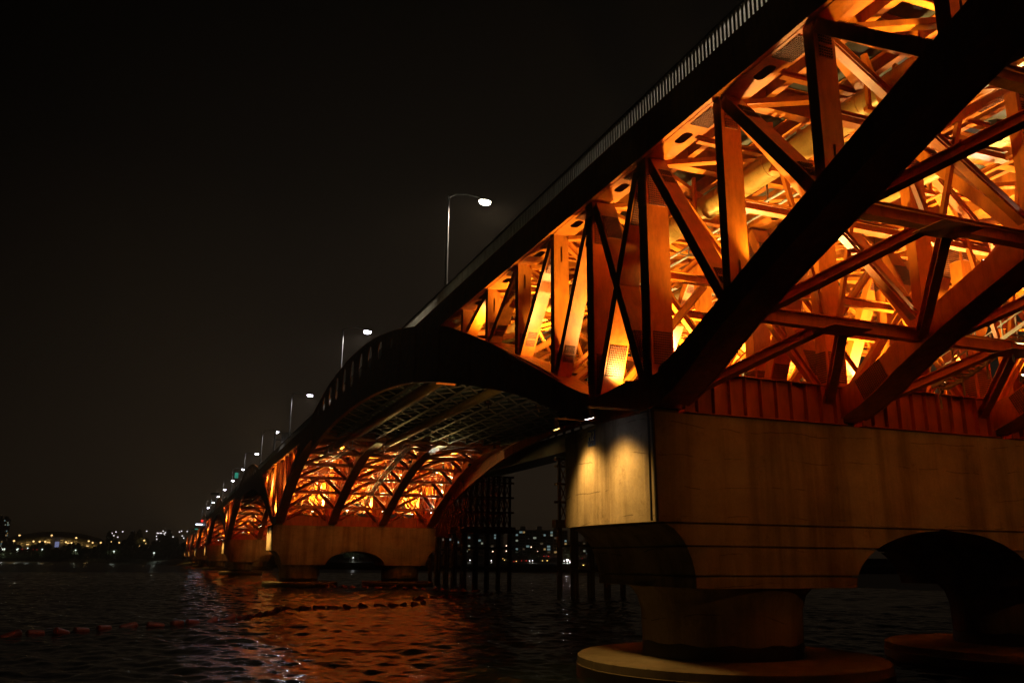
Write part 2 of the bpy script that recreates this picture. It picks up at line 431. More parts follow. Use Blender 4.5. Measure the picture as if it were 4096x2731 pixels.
def slot_outline(cx, cz, w, h, n=6):
    p = []
    for i in range(n+1):
        a = math.pi*i/n; p.append((cx+w/2*math.cos(a), cz+(h-w)/2+w/2*math.sin(a)))
    for i in range(n+1):
        a = math.pi+math.pi*i/n; p.append((cx+w/2*math.cos(a), cz-(h-w)/2+w/2*math.sin(a)))
    return p
def slotted_post(x, y, z0, z1, wx, wy, slots):
    m = MB(); x0, x1, y0, y1 = x-wx/2, x+wx/2, y-wy/2, y+wy/2; t = .025
    m.plate([(x0, z0), (x1, z0), (x1, z1), (x0, z1)], [slot_outline(x, c, .10, .85) for c in slots], y0, y0+t, lambda u, w, k: (u, k, w))
    m.box(x0, x0+t, y0+t+.002, y1-t-.002, z0, z1); m.box(x1-t, x1, y0+t+.002, y1-t-.002, z0, z1); m.box(x0, x1, y1-t, y1, z0, z1)
    return m

# ------------------------------------------------------------------ one cantilever truss unit, local to its pier (v = y - YC)
def truss_unit(label, detail):
    org = (WID/2, YC, HT)
    root = thing('truss_unit', org, label, 'bridge truss', 'steel truss arms standing on the piers')
    YV = lambda v: YC+v
    P = lambda m, name, mat=ORANGE, par=None, **k: m.build(name, mat, par or root, org, **k)
    acc = {}
    def part(name, m, mat=ORANGE):      # one object per member when detailed, else gathered
        if detail: return P(m, name, mat)
        a = acc.setdefault((name, mat.name), [MB(), mat]); a[0].add(m.v, m.f); return None
    vs = [ARM0+(ARM1-ARM0)*i/72 for i in range(73)]
    for ti, X in enumerate(TX):
        outer = ti in (0, 3)
        # lower chord box, following the arch; two arms
        for arm in (-1, 1):
            vv = [v for v in vs if v*arm >= -.01]; vv = sorted(set([round(q, 4) for q in vv]+[0.0]))
            m = MB(); n = len(vv)
            for v in vv:
                b0 = cb(v); d = 1.05+.25*max(0, 1-abs(v)/6)
                m.v += [(X-.6, YV(v), b0), (X+.6, YV(v), b0), (X+.6, YV(v), b0+d), (X-.6, YV(v), b0+d)]
            for i in range(n-1):
                for q in range(4): m.f.append((i*4+q, i*4+(q+1) % 4, i*4+4+(q+1) % 4, i*4+4+q))
            m.f += [(0, 1, 2, 3), tuple((n-1)*4+q for q in (3, 2, 1, 0))]
            # flange lips
            for sx in (-1, 1):
                k = len(m.v)
                for v in vv:
                    b0 = cb(v); xx = X+sx*.6
                    m.v += [(xx, YV(v), b0-.03), (xx+sx*.09, YV(v), b0-.03), (xx+sx*.09, YV(v), b0+.01), (xx, YV(v), b0+.01)]
                for i in range(n-1):
                    for q in range(4): m.f.append((k+i*4+q, k+i*4+(q+1) % 4, k+i*4+4+(q+1) % 4, k+i*4+4+q))
            fo = P(m, 'lower_chord'); fix_normals(fo.data)
            if detail:
                for v in ([-4.6, 4.9] if True else []):
                    if v*arm > 0:
                        sl = (cb(v+.5)-cb(v-.5))
                        for sx in (-1, 1):
                            put_plate(BP_C, fo, (X+sx*.612-org[0], v, cb(v)+.56-org[2]), (sx, 0, 0), (0, 1, sl))
        # top chord box with manholes in its underside
        m = MB(); x0, x1 = X-.45, X+.62
        m.box(x0, x0+.03, YV(ARM0), YV(ARM1), ZS+.03, ZD0-.004); m.box(x1-.03, x1, YV(ARM0), YV(ARM1), ZS+.03, ZD0-.004)
        cuts = [ARM0]+NODES+[ARM1]
        for a, b in zip(cuts, cuts[1:]):
            holes = []
            if b-a > 3: 
                c = (a+b)/2+.3; h = slot_outline(0, 0, .42, .95, 8); holes = [[(X+.08+p[0], YV(c)+p[1]) for p in h]]
            m.plate([(x0, YV(a)), (x1, YV(a)), (x1, YV(b)), (x0, YV(b))], holes, ZS, ZS+.028, lambda u, w, k: (u, w, k))
        tc_ = P(m, 'top_chord')
        if detail:
            for nv in NODES[5:12]:
                put_plate(BP_L, tc_, (X+.08-org[0], nv+1.15, ZS-.004-org[2]), (0, 0, -1), (0, 1, 0))
        # posts
        for ni, v in enumerate(NODES):
            heavy = ni in (7, 8)
            wx, wy = (1.0, .66) if heavy else (.8, .44)
            z0 = cb(v)+.9; z1 = ZS-.004
            if z1-z0 < .6: continue
            slots = []
            if detail and z1-z0 > 3.0: slots = [z0+.95] if ni < 8 else [z1-1.0]
            m = slotted_post(X, YV(v), z0, z1, wx, wy, slots)
            po = part('post', m)
            if po and z1-z0 > 2.6:
                me = BP_L if heavy else BP_S; yn = v-wy/2-.002
                ends = (z0+1.5, z1-1.4) if heavy else ((z1-.75,) if ni < 8 else (z0+.85,))
                for zc in ends: put_plate(me, po, (X-org[0], yn, zc-org[2]), (0, -1, 0), (0, 0, 1))
                if heavy:
                    for zc in ends: put_plate(me, po, (X-wx/2-.002-org[0], v, zc-org[2]), (-1, 0, 0), (0, 0, 1)).scale = (.7, 1, 1)
        # diagonals: from the top near the pier down to the chord one panel out
        for a, b in [(NODES[i], NODES[i-1]) for i in range(7, 0, -1)]+[(NODES[i], NODES[i+1]) for i in range(8, 15)]:
            s = 1 if b > a else -1
            zlo = cb(b)+.9
            p = (X, YV(a)+s*.25, ZS-.15); q = (X, YV(b)-s*.28, zlo)
            if ZS-zlo < .8: continue
            do = part('diagonal', MB().bar(p, q, .72, .42, (1, 0, 0)))
            if do and ZS-zlo > 2.5:
                d = (Vector(q)-Vector(p)); ln = d.length; dn = d.normalized(); nn = Vector((0, dn.z, -dn.y)); 
                if nn.y > 0: nn = -nn
                for tt in (1.3/ln, 1-1.15/ln):
                    c = Vector(p)+d*tt+nn*.213
                    put_plate(BP_S, do, c-Vector(org), nn, dn)
        # X brace between the two pier posts
        z0 = cb(0)+1.3
        for a, b in ((NODES[7], NODES[8]), (NODES[8], NODES[7])):
            s = 1 if b > a else -1
            p = (X, YV(a)+s*.5, ZS-.3); q = (X, YV(b)-s*.55, z0)
            do = part('cross_brace', MB().bar(p, q, .95 if s > 0 else .93, .46, (1, 0, 0)))
            if do:
                d = Vector(q)-Vector(p); dn = d.normalized(); nn = Vector((0, dn.z, -dn.y)); nn = -nn if nn.y > 0 else nn
                for tt in (.16, .84): put_plate(BP_L, do, Vector(p)+d*tt+nn*.233-Vector(org), nn, dn)
        # bearings
        for v in (NODES[7]+.1, NODES[8]-.1):
            part('bearing', MB().box(X-.55, X+.55, YV(v)-.5, YV(v)+.5, HT-.05, 10.03), DARKST)
    # ---- transverse members
    for bi in range(3):
        xa, xb = TX[bi]+.6, TX[bi+1]-.6; xm = (xa+xb)/2
        for ni, v in enumerate(NODES):
            y = YV(v); zc = cb(v)+.5
            if ni not in (7, 8):
                so = part('lower_strut', MB().ibar((xa, y, zc), (xb, y, zc), .36, .46, (0, 1, 0)))
                if detail and so: MB().box(xm-.85, xm+.85, y-.75, y+.45, zc-.262, zc-.242).build('gusset_plate', ORANGE, so, org)
                # K braces from this strut's middle down to the chords one node nearer to the pier
                nv = NODES[ni+1] if v < 0 else NODES[ni-1]
                s = 1 if nv > v else -1
                zq = cb(nv)+.5
                for xe in (xa, xb):
                    sx = -1 if xe == xa else 1
                    part('lateral_brace', MB().ibar((xm+sx*.35, y+s*.2, zc), (xe-sx*.05, YV(nv)-s*.25, zq), .34, .32, (0, s, (zq-zc)/abs(nv-v))))
            # sway bracing in the plane of the posts
            zl = cb(v)+1.25; zh = ZS-.25
            if zh-zl > 1.2:
                h = .30
                part('sway_brace', MB().ibar((xa-.15, y+.09, zh), (xb+.1, y+.09, zl), .30, h, (0, 1, 0)))
                part('sway_brace', MB().ibar((xb+.15, y-.24, zh), (xa-.1, y-.24, zl), .30, h, (0, 1, 0)))
                if ni in (7, 8) or zh-zl > 4.2:
                    zm = (zl+zh)/2
                    part('sway_strut', MB().ibar((xa-.1, y+.42, zm), (xb+.1, y+.42, zm), .32, .34, (0, 1, 0)))
            # floor beam
            fb = part('floor_beam', MB().ibar((xa-.1, y, 20.98), (xb+.1, y, 20.98), .42, 1.05, (0, 1, 0), .04, .03))
        # top lateral X bracing
        for a, b in zip(NODES, NODES[1:]):
            z = ZS-.10
            for p, q, dz in (((xa-.2, a), (xb+.2, b), 0), ((xb+.2, a), (xa-.2, b), -.012)):
                part('top_lateral', MB().bar((p[0], YV(p[1])+.2, z+dz), (q[0], YV(q[1])-.2, z+dz), .34, .2, (0, 0, 1) if False else (1, .0, 0)))
            part('lateral_strut', MB().ibar((xa-.1, YV((a+b)/2), z-.02), (xb+.1, YV((a+b)/2), z-.02), .24, .2, (0, 1, 0)))
            go = part('lateral_gusset', MB().plate([(xm-.75, YV((a+b)/2)-.35), (xm+.75, YV((a+b)/2)-.35), (xm+.75, YV((a+b)/2)+.35), (xm-.75, YV((a+b)/2)+.35)], [], z-.155, z-.135, lambda u, w, k: (u, w, k)))
            if detail and go and -22 < a < 26:
                for sx in (-1, 1): put_plate(BP_G, go, (xm+sx*.45-org[0], (a+b)/2, z-.157-org[2]), (0, 0, -1), (1, 0, 0))
        part('lateral_runner', MB().ibar((xm, YV(ARM0), ZS-.32), (xm, YV(ARM1), ZS-.32), .22, .2, (1, 0, 0)))
        for ni, v in enumerate(NODES):      # light K frames between strut and floor beam
            zl = cb(v)+.75; zh = ZS-.25
            if zh-zl > 3 and ni not in (7, 8):
                for sx in (-1, 1): part('sway_hanger', MB().bar((xm+sx*.3, YV(v)+.3, zl), (xm+sx*2.2, YV(v)+.3, zh), .16, .16, (0, 1, 0)))
        # stringers
        for i in range(3):
            xx = xa+(xb-xa)*(i+.5)/3
            part('stringer', MB().ibar((xx, YV(ARM0), 21.2), (xx, YV(ARM1), 21.2), .28, .55, (1, 0, 0)))
        # stiffened cross girders on the pier top
        for yy, sgn in ((.15, -1), (6.5, 1)):
            hz = 11.35 if bi != 1 else 11.45
            m = MB().box(xa-.1, xb+.1, yy-.02, yy+.02, HT+.08, hz); m.box(xa-.1, xb+.1, yy-.24, yy+.24, hz, hz+.04); m.box(xa-.1, xb+.1, yy-.24, yy+.24, HT+.04, HT+.08)
            go = part('cross_girder', m, RED)
            n = 10
            for i in range(n):
                xx = xa+(xb-xa)*(i+.5)/n
                st = MB().box(xx-.014, xx+.014, yy+sgn*.022 if sgn > 0 else yy-.22, yy+.22 if sgn > 0 else yy-.022, HT+.082, hz-.002)
                if detail: st.build('stiffener', RED, go, org)
                else: part('stiffener', st, RED)
    # ---- deck, pipes, walkway
    P(MB().box(.44, WID-.44, YV(ARM0), YV(ARM1), ZD0, ZD1), 'deck_slab', SOFFIT)
    fascia(root, org, YV(ARM0), YV(ARM1))
    for X, Z, r in ((4.2, 19.25, .52), (10.75, 19.6, .46)):
        m = MB(); m.cyl((X, YV(ARM0), Z), (X, YV(ARM1), Z), r, 28, cap=False)
        po = P(m, 'water_pipe', PIPE, smooth=True)
        m = MB(); 
        for i in range(46):
            y = YV(ARM0)+.5+i*1.62; m.cyl((X, y-.03, Z), (X, y+.03, Z), r+.012, 28)
        if detail: m.build('pipe_band', PIPE, po, org, smooth=True)
        for v in NODES:
            m = MB(); y = YV(v)+.75
            for sx in (-1, 1): m.box(X+sx*(r+.14)-.06, X+sx*(r+.14)+.06, y-.07, y+.07, Z-r-.1, 20.5)
            m.box(X-r-.3, X+r+.3, y-.09, y+.09, Z-r-.25, Z-r-.1)
            part('pipe_hanger', m, ORANGE)
    # cable tray under the pipe
    m = MB()
    for X, Z in ((5.6, 18.9), (6.05, 18.75)): m.cyl((X, YV(ARM0), Z), (X, YV(ARM1), Z), .06, 8)
    for v in range(-36, 37, 3): m.box(5.35, 6.3, YV(v)-.03, YV(v)+.03, 18.6, 18.66); m.box(5.8, 5.86, YV(v)-.03, YV(v)+.03, 18.6, 20.5)
    P(m, 'cable_tray', GALV)
    # inspection walkway that follows the arch between the middle trusses
    for arm in (-1, 1):
        pts = [(v*arm, zb(v)+1.35+.15*min(1, v/10)) for v in [3.4+1.2*i for i in range(27)]]
        m = MB(); X = 13.8
        for (a, za), (b, z2) in zip(pts, pts[1:]):
            for sx in (-.42, .42):
                m.bar((X+sx, YV(a), za), (X+sx, YV(b), z2), .07, .16)
                for h in (.55, 1.05): m.bar((X+sx, YV(a), za+h), (X+sx, YV(b), z2+h), .05, .05)
                m.bar((X+sx, YV(a), za), (X+sx, YV(a), za+1.05), .05, .05)
            for q in range(5):
                t = q/5; y = YV(a+(b-a)*t); z = za+(z2-za)*t
                m.box(X-.42, X+.42, y-.05, y+.05, z+.02, z+.05)
            m.bar((X, YV(a), za-.9), (X, YV(a), za), .06, .06)
        P(m, 'inspection_walkway', GALV)
    # arch facing plates with inner ribs on both edges
    for arm in (-1, 1):
        vv = [2.9+(abs(ARM0 if arm < 0 else ARM1)-2.9-.03)*i/44 for i in range(45)]
        for X, sx in ((.30, 1), (WID-.30, -1)):
            pb = (lambda v: zb(v)+.92*interp(v, CBO)) if (arm < 0 and sx > 0) else zb
            outl = [(YV(v*arm), pb(v)) for v in vv]+[(YV(v*arm), zt(v)) for v in reversed(vv)]
            # the plate narrows to clear the parapet only above the deck; holes are in the middle section
            m = MB().plate(outl, [], min(X, X+sx*.06), max(X, X+sx*.06), lambda u, w, k: (k, u, w))
            fo = P(m, 'arch_facing'); fix_normals(fo.data)
            if detail:
                for v in (6.5, 12.6, 19.2, 26.0, 32.5):
                    y = YV(v*arm); m = MB().box(*sorted((X-sx*.018, X-sx*.002)), y-.16, y+.16, pb(v)+.08, zt(v)-.08)
                    for q in range(int((zt(v)-pb(v)-.3)/.12)):
                        for dy in (-.09, .09): m.box(*sorted((X-sx*.045, X-sx*.017)), y+dy-.025, y+dy+.025, pb(v)+.16+q*.12, pb(v)+.21+q*.12)
                    m.build('seam_cover', ORANGE, fo, org)
            m = MB()
            for i in range(2, 44): 
                v = vv[i]; y = YV(v*arm); x0, x1 = sorted((X+sx*.062, X+sx*.085)); 
                m.box(*sorted((X+sx*.062, X+sx*.09)), y-.012, y+.012, pb(v)+.02, pb(v)+.9)
            if detail:
                ro = m.build('facing_rib', ORANGE, fo, org); ro['kind'] = 'stuff'
                m = MB()
                for a, b in zip(vv, vv[1:]): m.bar((X+sx*.16, YV(a*arm), pb(a)+.015), (X+sx*.16, YV(b*arm), pb(b)+.015), .34, .03)
                m.build('facing_flange', ORANGE, fo, org)
    for (name, mn), (m, mat) in acc.items(): P(m, name, mat)['kind'] = 'stuff'
    railing(root, org, YV(ARM0), YV(ARM1))
    return root

def fascia(root, org, y0, y1):
    for x0, x1 in ((.37, .43), (WID-.43, WID-.37)):
        MB().box(x0, x1, y0, y1, ZS+.02, 22.16).build('fascia', ORANGE, root, org)
        xa, xb = (x1+.003, .548) if x0 < 5 else (WID-.548, x0-.003)
        MB().box(xa, xb, y0, y1, ZS+.03, ZS+.06).build('soffit_strip', ORANGE, root, org)
        xa, xb = (x1+.003, .9) if x0 < 5 else (WID-.9, x0-.003)
        MB().box(xa, xb, y0, y1, ZD1+.004, 22.13).build('kerb', SOFFIT, root, org)
def railing(root, org, y0, y1):
    x = .52; z = 22.13
    MB().box(x-.06, x+.06, y0, y1, z+.96, z+1.05).build('top_rail', DARKST, root, org)
    MB().box(x-.04, x+.04, y0, y1, z+.06, z+.11).build('bottom_rail', DARKST, root, org)
    m = MB(); n = int((y1-y0)/.23)
    for i in range(n):
        y = y0+(y1-y0)*(i+.5)/n; m.box(x-.035, x+.035, y-.045, y+.045, z+.112, z+.958)
    b = m.build('baluster_row', RAILM, root, org); b['kind'] = 'stuff'
    MB().box(WID-.6, WID-.5, y0, y1, z+.06, z+1.05).build('far_parapet', GALV, root, org)

U0 = truss_unit('near orange steel truss arms spreading from the pier marked P12, full of lit bracing', True)
U1 = copy_tree(U0, None, skip=('splice_plate', 'pipe_band'))
U1.location.y += L; U1['label'] = 'second lit orange truss, standing on the mid-picture pier with arch opening'
U2 = truss_unit('third lit truss, small orange arms left of the mid-picture pier', False); U2.location.y += 2*L
UL = [U0, U1, U2]
for k in range(3, NPIER):
    c = copy_tree(U2); c.location.y = YC+k*L
    c['label'] = ['', '', '', 'fourth lit truss, narrow orange arms on the fourth pier', 'fifth lit truss, a thin orange glow on the fifth pier',
                  'sixth lit truss, tiny orange glow on the sixth pier', 'farthest lit truss, a speck of orange at the far bank'][k]
    UL.append(c)

# ------------------------------------------------------------------ suspended spans with crescent plates
def suspended(label):
    y0 = YC+ARM1+.05; y1 = YC+L+ARM0-.05; ym = YC+60.3
    org = (WID/2, ym, ZS)
    root = thing('suspended_span', org, label, 'bridge span', 'suspended spans with crescent side plates')
    P = lambda m, name, mat=ORANGE, par=None: m.build(name, mat, par or root, org)
    P(MB().box(.44, WID-.44, y0, y1, ZD0, ZD1), 'deck_slab', SOFFIT)
    fascia(root, org, y0, y1)
    n = 11; xs_ = [1.0+(WID-2.0)*i/(n-1) for i in range(n)]
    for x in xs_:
        go = P(MB().box(x-.018, x+.018, y0+.3, y1-.3, 20.0, 21.5), 'plate_girder', GIRDST)  # dark web colour paints in the shade between flanges
        MB().box(x-.2, x+.2, y0+.3, y1-.3, 19.94, 19.998).build('bottom_flange', PALEST, go, org)  # paler than the web to paint in the light on the flange
    ny = 14
    for i in range(n-1):
        xa, xb = xs_[i]+.2, xs_[i+1]-.2
        for j in range(ny):
            ya = y0+1+(y1-y0-2)*j/ny; yb = y0+1+(y1-y0-2)*(j+1)/ny
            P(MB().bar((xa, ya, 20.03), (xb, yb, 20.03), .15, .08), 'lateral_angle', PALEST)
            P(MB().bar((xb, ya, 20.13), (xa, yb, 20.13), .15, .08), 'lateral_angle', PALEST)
    for j in range(ny+1):
        ya = y0+1+(y1-y0-2)*j/ny
        P(MB().bar((xs_[0]+.02, ya, 20.9), (xs_[-1]-.02, ya, 20.9), .12, .5, (0, 1, 0)), 'diaphragm', GIRDST)  # same dark colour, painted shade behind the lattice
    # crescents
    vv = [y0+(y1-y0)*i/60 for i in range(61)]
    for X, sx in ((.30, 1), (WID-.30, -1)):
        vd = lambda y: 60-abs(y-YC-60)
        outl = [(y, zb(vd(y))) for y in vv]+[(y, zt(vd(y))) for y in reversed(vv)]
        holes = []
        for q in range(-5, 5):
            yc = YC+60+4.3*(q+.5); top = zt(vd(yc))-.55; bot = 22.05-.25*(1-abs(q+.5)/5)
            if top-bot < .5: continue
            h = (top-bot)/2; zc = (top+bot)/2; ww = .78 if h > .7 else .5
            holes.append([(yc+ww*math.cos(2*math.pi*i/20), zc+h*math.sin(2*math.pi*i/20)) for i in range(20)])
        m = MB().plate(outl, holes, min(X, X+sx*.06), max(X, X+sx*.06), lambda u, w, k: (k, u, w))
        fo = P(m, 'crescent_plate'); fix_normals(fo.data)
        m = MB()
        for i in range(1, 60):
            y = vv[i]; z = zb(vd(y)); m.box(*sorted((X+sx*.062, X+sx*.30)), y-.012, y+.012, z+.02, min(z+1.3, 20.4))
        ro = P(m, 'crescent_rib', ORANGE, fo); ro['kind'] = 'stuff'
        m = MB()
        for a, b in zip(vv, vv[1:]): m.bar((X+sx*.2, a, zb(vd(a))+.015), (X+sx*.2, b, zb(vd(b))+.015), .42, .03)
        P(m, 'crescent_flange', ORANGE, fo)
        m = MB()
        for a, b in zip(vv, vv[1:]): m.bar((X+sx*.09, a, zt(vd(a))+.02), (X+sx*.09, b, zt(vd(b))+.02), .30, .03)
        P(m, 'crescent_coping', ORANGE, fo)
        for y in (y0, y1):
            v = vd(y); P(MB().box(*sorted((X-sx*.03, X-sx*.002)), y-.12, y+.12, zb(v)+.1, zt(v)-.1), 'seam_cover', ORANGE, fo)
    for X, Z, r in ((4.2, 19.25, .52), (10.75, 19.6, .46)):
        m = MB(); m.cyl((X, y0-.04, Z), (X, y1+.04, Z), r, 24, cap=False); P(m, 'water_pipe', PIPE)
    railing(root, org, y0, y1)
    return root
SP0 = suspended('nearest crescent-sided span with oval openings, between the pier marked P12 and the second pier')
for k in range(1, NPIER-1):
    c = copy_tree(SP0, None, skip=() if k < 2 else ('lateral_angle', 'water_pipe')); c.location.y += k*L
    c['label'] = ['', 'second crescent-sided span, small hump left of the nearest crescent', 'third crescent-sided span, little hump beyond the second',
                  'fourth crescent-sided span in the far row', 'fifth crescent-sided span, nearly edge-on', 'farthest crescent-sided span before the bank'][k]

# ------------------------------------------------------------------ floodlights on the chords
def lightdata(kind, name, color, energy, size=.12, ang=None, blend=.6):
    d = bpy.data.lights.new(name, kind); d.color = color; d.energy = energy
    if kind in ('SPOT', 'POINT'): d.shadow_soft_size = size
    if kind == 'SPOT': d.spot_size = math.radians(ang); d.spot_blend = blend
    return d
def aim(o, d): o.rotation_euler = Vector(d).to_track_quat('-Z', 'Y').to_euler()
hous = MB(); hous.box(-.20, .20, -.10, .10, -.16, .14); hous.box(-.24, .24, -.14, .14, .14, .17)
HOUS = hous.mesh('lamp_housing'); HOUS.materials.append(DARKST)
lens = MB(); lens.box(-.17, .17, -.08, .08, .172, .186); LENSES = {}
def lens_mesh(mat):
    if mat.name not in LENSES:
        me = lens.mesh('lens'); me.materials.append(mat); LENSES[mat.name] = me
    return LENSES[mat.name]
foot = MB(); foot.box(-.04, .04, -.05, .05, -.42, -.16); FOOT = foot.mesh('bracket'); FOOT.materials.append(DARKST)
WARM = (1, .66, .20); WHT = (1, .80, .58); AMB = (1, .56, .20)
def floodlight(pos, d, label, color, energy, ang=120, mat=E_WARM, light=None):
    t = thing('floodlight', pos, label, 'floodlight', 'floodlights fixed on the bridge')
    d = Vector(d).normalized()
    h = link('housing', HOUS, t); h.rotation_euler = d.to_track_quat('Z', 'Y').to_euler()
    g = link('lens', lens_mesh(mat), h)
    link('bracket', FOOT, t)
    li = bpy.data.objects.new('lamp', light or lightdata('SPOT', 'lamp', color, energy, .14, ang)); COL.objects.link(li); li.parent = t
    li.location = d*.26; aim(li, d)
    return t
TW = ['outermost left truss', 'second truss from the left', 'third truss from the left', 'right-hand truss']
FL = [(-24, 1), (-15, 1), (-9.4, 1), (-4.4, 1), (4.9, 1), (9.8, 1), (14.6, 1), (24.3, 1)]
FO = [(-17, 1), (-7.4, 1), (.9, 1), (8.6, 1), (18.3, 1), (28, 1)]
PW_ = {0: 1.0, 1: 1.0, 2: .9, 3: .8, 4: .8, 5: .8, 6: .8}
BASEP = 2700
cache = {}
for k in range(NPIER):
    pn = ['the pier marked P12', 'the second pier', 'the third pier', 'the fourth pier', 'the fifth pier', 'the sixth pier', 'the farthest pier'][k]
    sel = FL if k < 2 else ([FL[0], FL[2], FL[5], FL[7]] if k < 4 else [FL[2], FL[5]])
    for ti, X in enumerate(TX):
        if k >= 4 and ti in (1, 3): continue
        if k in (2, 3) and ti == 3: continue
        if ti == 0 and k < 2: sel_ = FO
        else: sel_ = sel
        for fi, (v, wgt) in enumerate(sel_):
            if k == 0 and v < -20: continue
            sx = 1 if ti < 2 else -1
            if ti == 0: sx = 1
            xo = X+(.25 if ti in (0, 3) else .3)*sx
            z = cb(v)+1.05+.42
            s = 1 if v > 0 else -1
            white = (ti*7+fi*3+k) % 9 == 4
            col = WHT if white else WARM
            mul = 1.0 if k == 0 else 2.2 if k == 1 else (3.0 if k < 4 else 5.0)
            en = BASEP*mul*(.6 if ti == 0 else 1)
            key = (white, round(en))
            if key not in cache: cache[key] = lightdata('SPOT', 'lamp', col, en, .14, 130, .8)
            side = 'camera side' if v < 0 else 'far side'
            rank = ORD[min(11, sorted(abs(a[0]) for a in sel_ if a[0]*v > 0).index(abs(v)))]
            floodlight((xo, YC+k*L+v, z), (sx*.28, s*.6, 1), f'{rank} floodlight up the {side} of {pn}, {TW[ti]}',
                       col, en, mat=E_WHITE if white else E_WARM, light=cache[key])

BAY = ['left bay', 'middle bay', 'right bay']
PIERN = ['the pier marked P12', 'the second pier', 'the third pier', 'the fourth pier', 'the fifth pier', 'the sixth pier', 'the farthest pier']
bcache = {}
for k in range(NPIER):
    for bi in range(3):
        xm = (TX[bi]+TX[bi+1])/2
        spots = [(-33, cb(33)+1.2, 1.0), (-24, cb(24)+1.2, 1.0), (-14.2, cb(14.2)+1.2, .9), (-2.75, 11.9, 1.2), (3.6, 11.9, 1.3), (14.6, cb(14.6)+1.2, 1.0), (24.3, cb(24.3)+1.2, 1.0), (33.5, cb(33.5)+1.2, .7)]  # strut lamps added for even light; the pier-top ones follow visible lamps
        if k > 1: spots = [spots[3], spots[6]]
        if k > 3 and bi != 0: continue
        for v, z, wgt in spots:
            if k == 0 and v < -30 and bi == 2: continue
            s_ = 1 if v > 0 else -1
            en = 7600*wgt*(1 if k == 0 else 2.7 if k == 1 else 3.0)
            if (k == 1 and v < -30) or (k == 0 and v > 30): en *= .2
            if k == 0 and v < -20: en *= 2.3  # off-frame lamps, strengthened so their bounce brightens the near pier front
            key = round(en)
            if key not in bcache: bcache[key] = lightdata('SPOT', 'lamp', WARM, en, .25, 124, .7)
            rank = ORD[[abs(q[0]) for q in sorted((q for q in spots if q[0]*v > 0), key=lambda q: abs(q[0]))].index(abs(v))]
            off = .9*(1 if (k+bi) % 2 else -1)
            floodlight((xm+off, YC+k*L+v+(.55*s_ if abs(v) > 5 else 0), z), (0, s_*.22, 1), f'{rank} fill floodlight in the {BAY[bi]} on the {"camera" if v < 0 else "far"} side of {PIERN[k]}', WARM, en, mat=E_WARM, light=bcache[key])
for (x, y, z, d, col, en, mt, lab) in ((4.6, 30.5, 15.4, (.02, 1, .46), WARM, 2100, E_WARM, 'floodlight under the nearest crescent aimed at the girders, left one'),
                                     (9.0, 31.5, 15.6, (.06, 1, .46), (1, .80, .50), 1500, E_WHITE, 'white floodlight under the nearest crescent aimed at the girders, right one')):
    floodlight((x, y, z), d, lab, col, en, 62, mt)
for k in range(4):  # unseen floods added to light the pier fronts, inferred from their glow
    for bi in range(3):
        if k > 1 and bi != 1: continue
        xm = (TX[bi]+TX[bi+1])/2
        floodlight((xm, YC+k*L-36.2, 17.35), (0, 1, -.285), f'added floodlight hung under the {BAY[bi]}, throwing light on the front of {PIERN[k]}', (1, .56, .18), 0, mat=E_WARM,
                   light=lightdata('SPOT', 'lamp', (1, .37, .06), 2700 if k == 0 else 3400 if k == 1 else 9000, .3, 22 if k < 2 else 36, 1.0))
# downlights on the pier ends
for k in range(NPIER):
    for i, yy in enumerate((1.6, 4.6)):
        if k > 2 and i: continue
        pos = (-1.85, k*L+yy, HT+.12)
        lit = True
        lab = f'{"near" if i == 0 else "rear"} bracket lamp shining down the end of {["the pier marked P12", "the second pier", "the third pier", "the fourth pier", "the fifth pier", "the sixth pier", "the farthest pier"][k]}'
        t = thing('bracket_lamp', pos, lab, 'lamp', 'bracket lamps on the pier ends')
        MB().box(-.09, 2.2, -.05, .05, .13, .19).build('arm', GALV, t)
        MB().box(-.05, .05, -.03, .03, .0, .13).build('hanger', GALV, t)
        d = Vector((.30, .06 if i == 0 else -.05, -1)).normalized()
        h = link('housing', HOUS, t); h.rotation_euler = d.to_track_quat('Z', 'Y').to_euler(); h.location = (0, 0, -.12)
        link('lens', lens_mesh(E_WHITE if i == 0 else E_YEL), h)
        e = 1450 if k == 0 else 2200
        li = bpy.data.objects.new('lamp', lightdata('SPOT', 'lamp', (1, .52, .11), e*(1.0 if i == 0 else 1.3), .3, 106, 1.0)); COL.objects.link(li); li.parent = t
        li.location = Vector((0, 0, -.12))+d*.25; aim(li, d)

# ------------------------------------------------------------------ the pier number plate
pl = thing('number_plate', (-.40, 4.2, 9.25), 'blue P12 number plate on the lit curved pier end', 'sign')
pl.scale = (1, .78, .78)
MB().box(-.02, .0, -.42, .42, -.42, .42).build('plate', BLUE, pl)
def stroke(m, a, b, w=.055): m.bar((-.032, -a[0], a[1]), (-.032, -b[0], b[1]), .02, w, (1, 0, 0))
ch = {'P': [((0, 0), (0, 1)), ((0, 1), (.8, 1)), ((.8, 1), (.8, .5)), ((.8, .5), (0, .5)), ((-.15, 0), (.15, 0))],
      '1': [((.4, 0), (.4, 1)), ((.15, .8), (.4, 1)), ((.15, 0), (.65, 0))],
      '2': [((0, .85), (.2, 1)), ((.2, 1), (.7, 1)), ((.7, 1), (.8, .7)), ((.8, .7), (0, 0)), ((0, 0), (.85, 0))]}
for i, c in enumerate('P12'):
    m = MB()
    for a, b in ch[c]:
        f = lambda p: (-.33+i*.235+p[0]*.19, -.12+p[1]*.42)
        stroke(m, f(a), f(b), .045)
    m.build('letter', LETTER, pl)
m = MB()
for i in range(8):
    a0, a1 = math.pi*i/8, math.pi*(i+1)/8
    stroke(m, (.17*math.cos(a0), -.38+.17*math.sin(a0)), (.17*math.cos(a1), -.38+.17*math.sin(a1)), .04)
m.build('emblem', emit('emblem_blue', (.1, .2, .6), 0.0), pl)

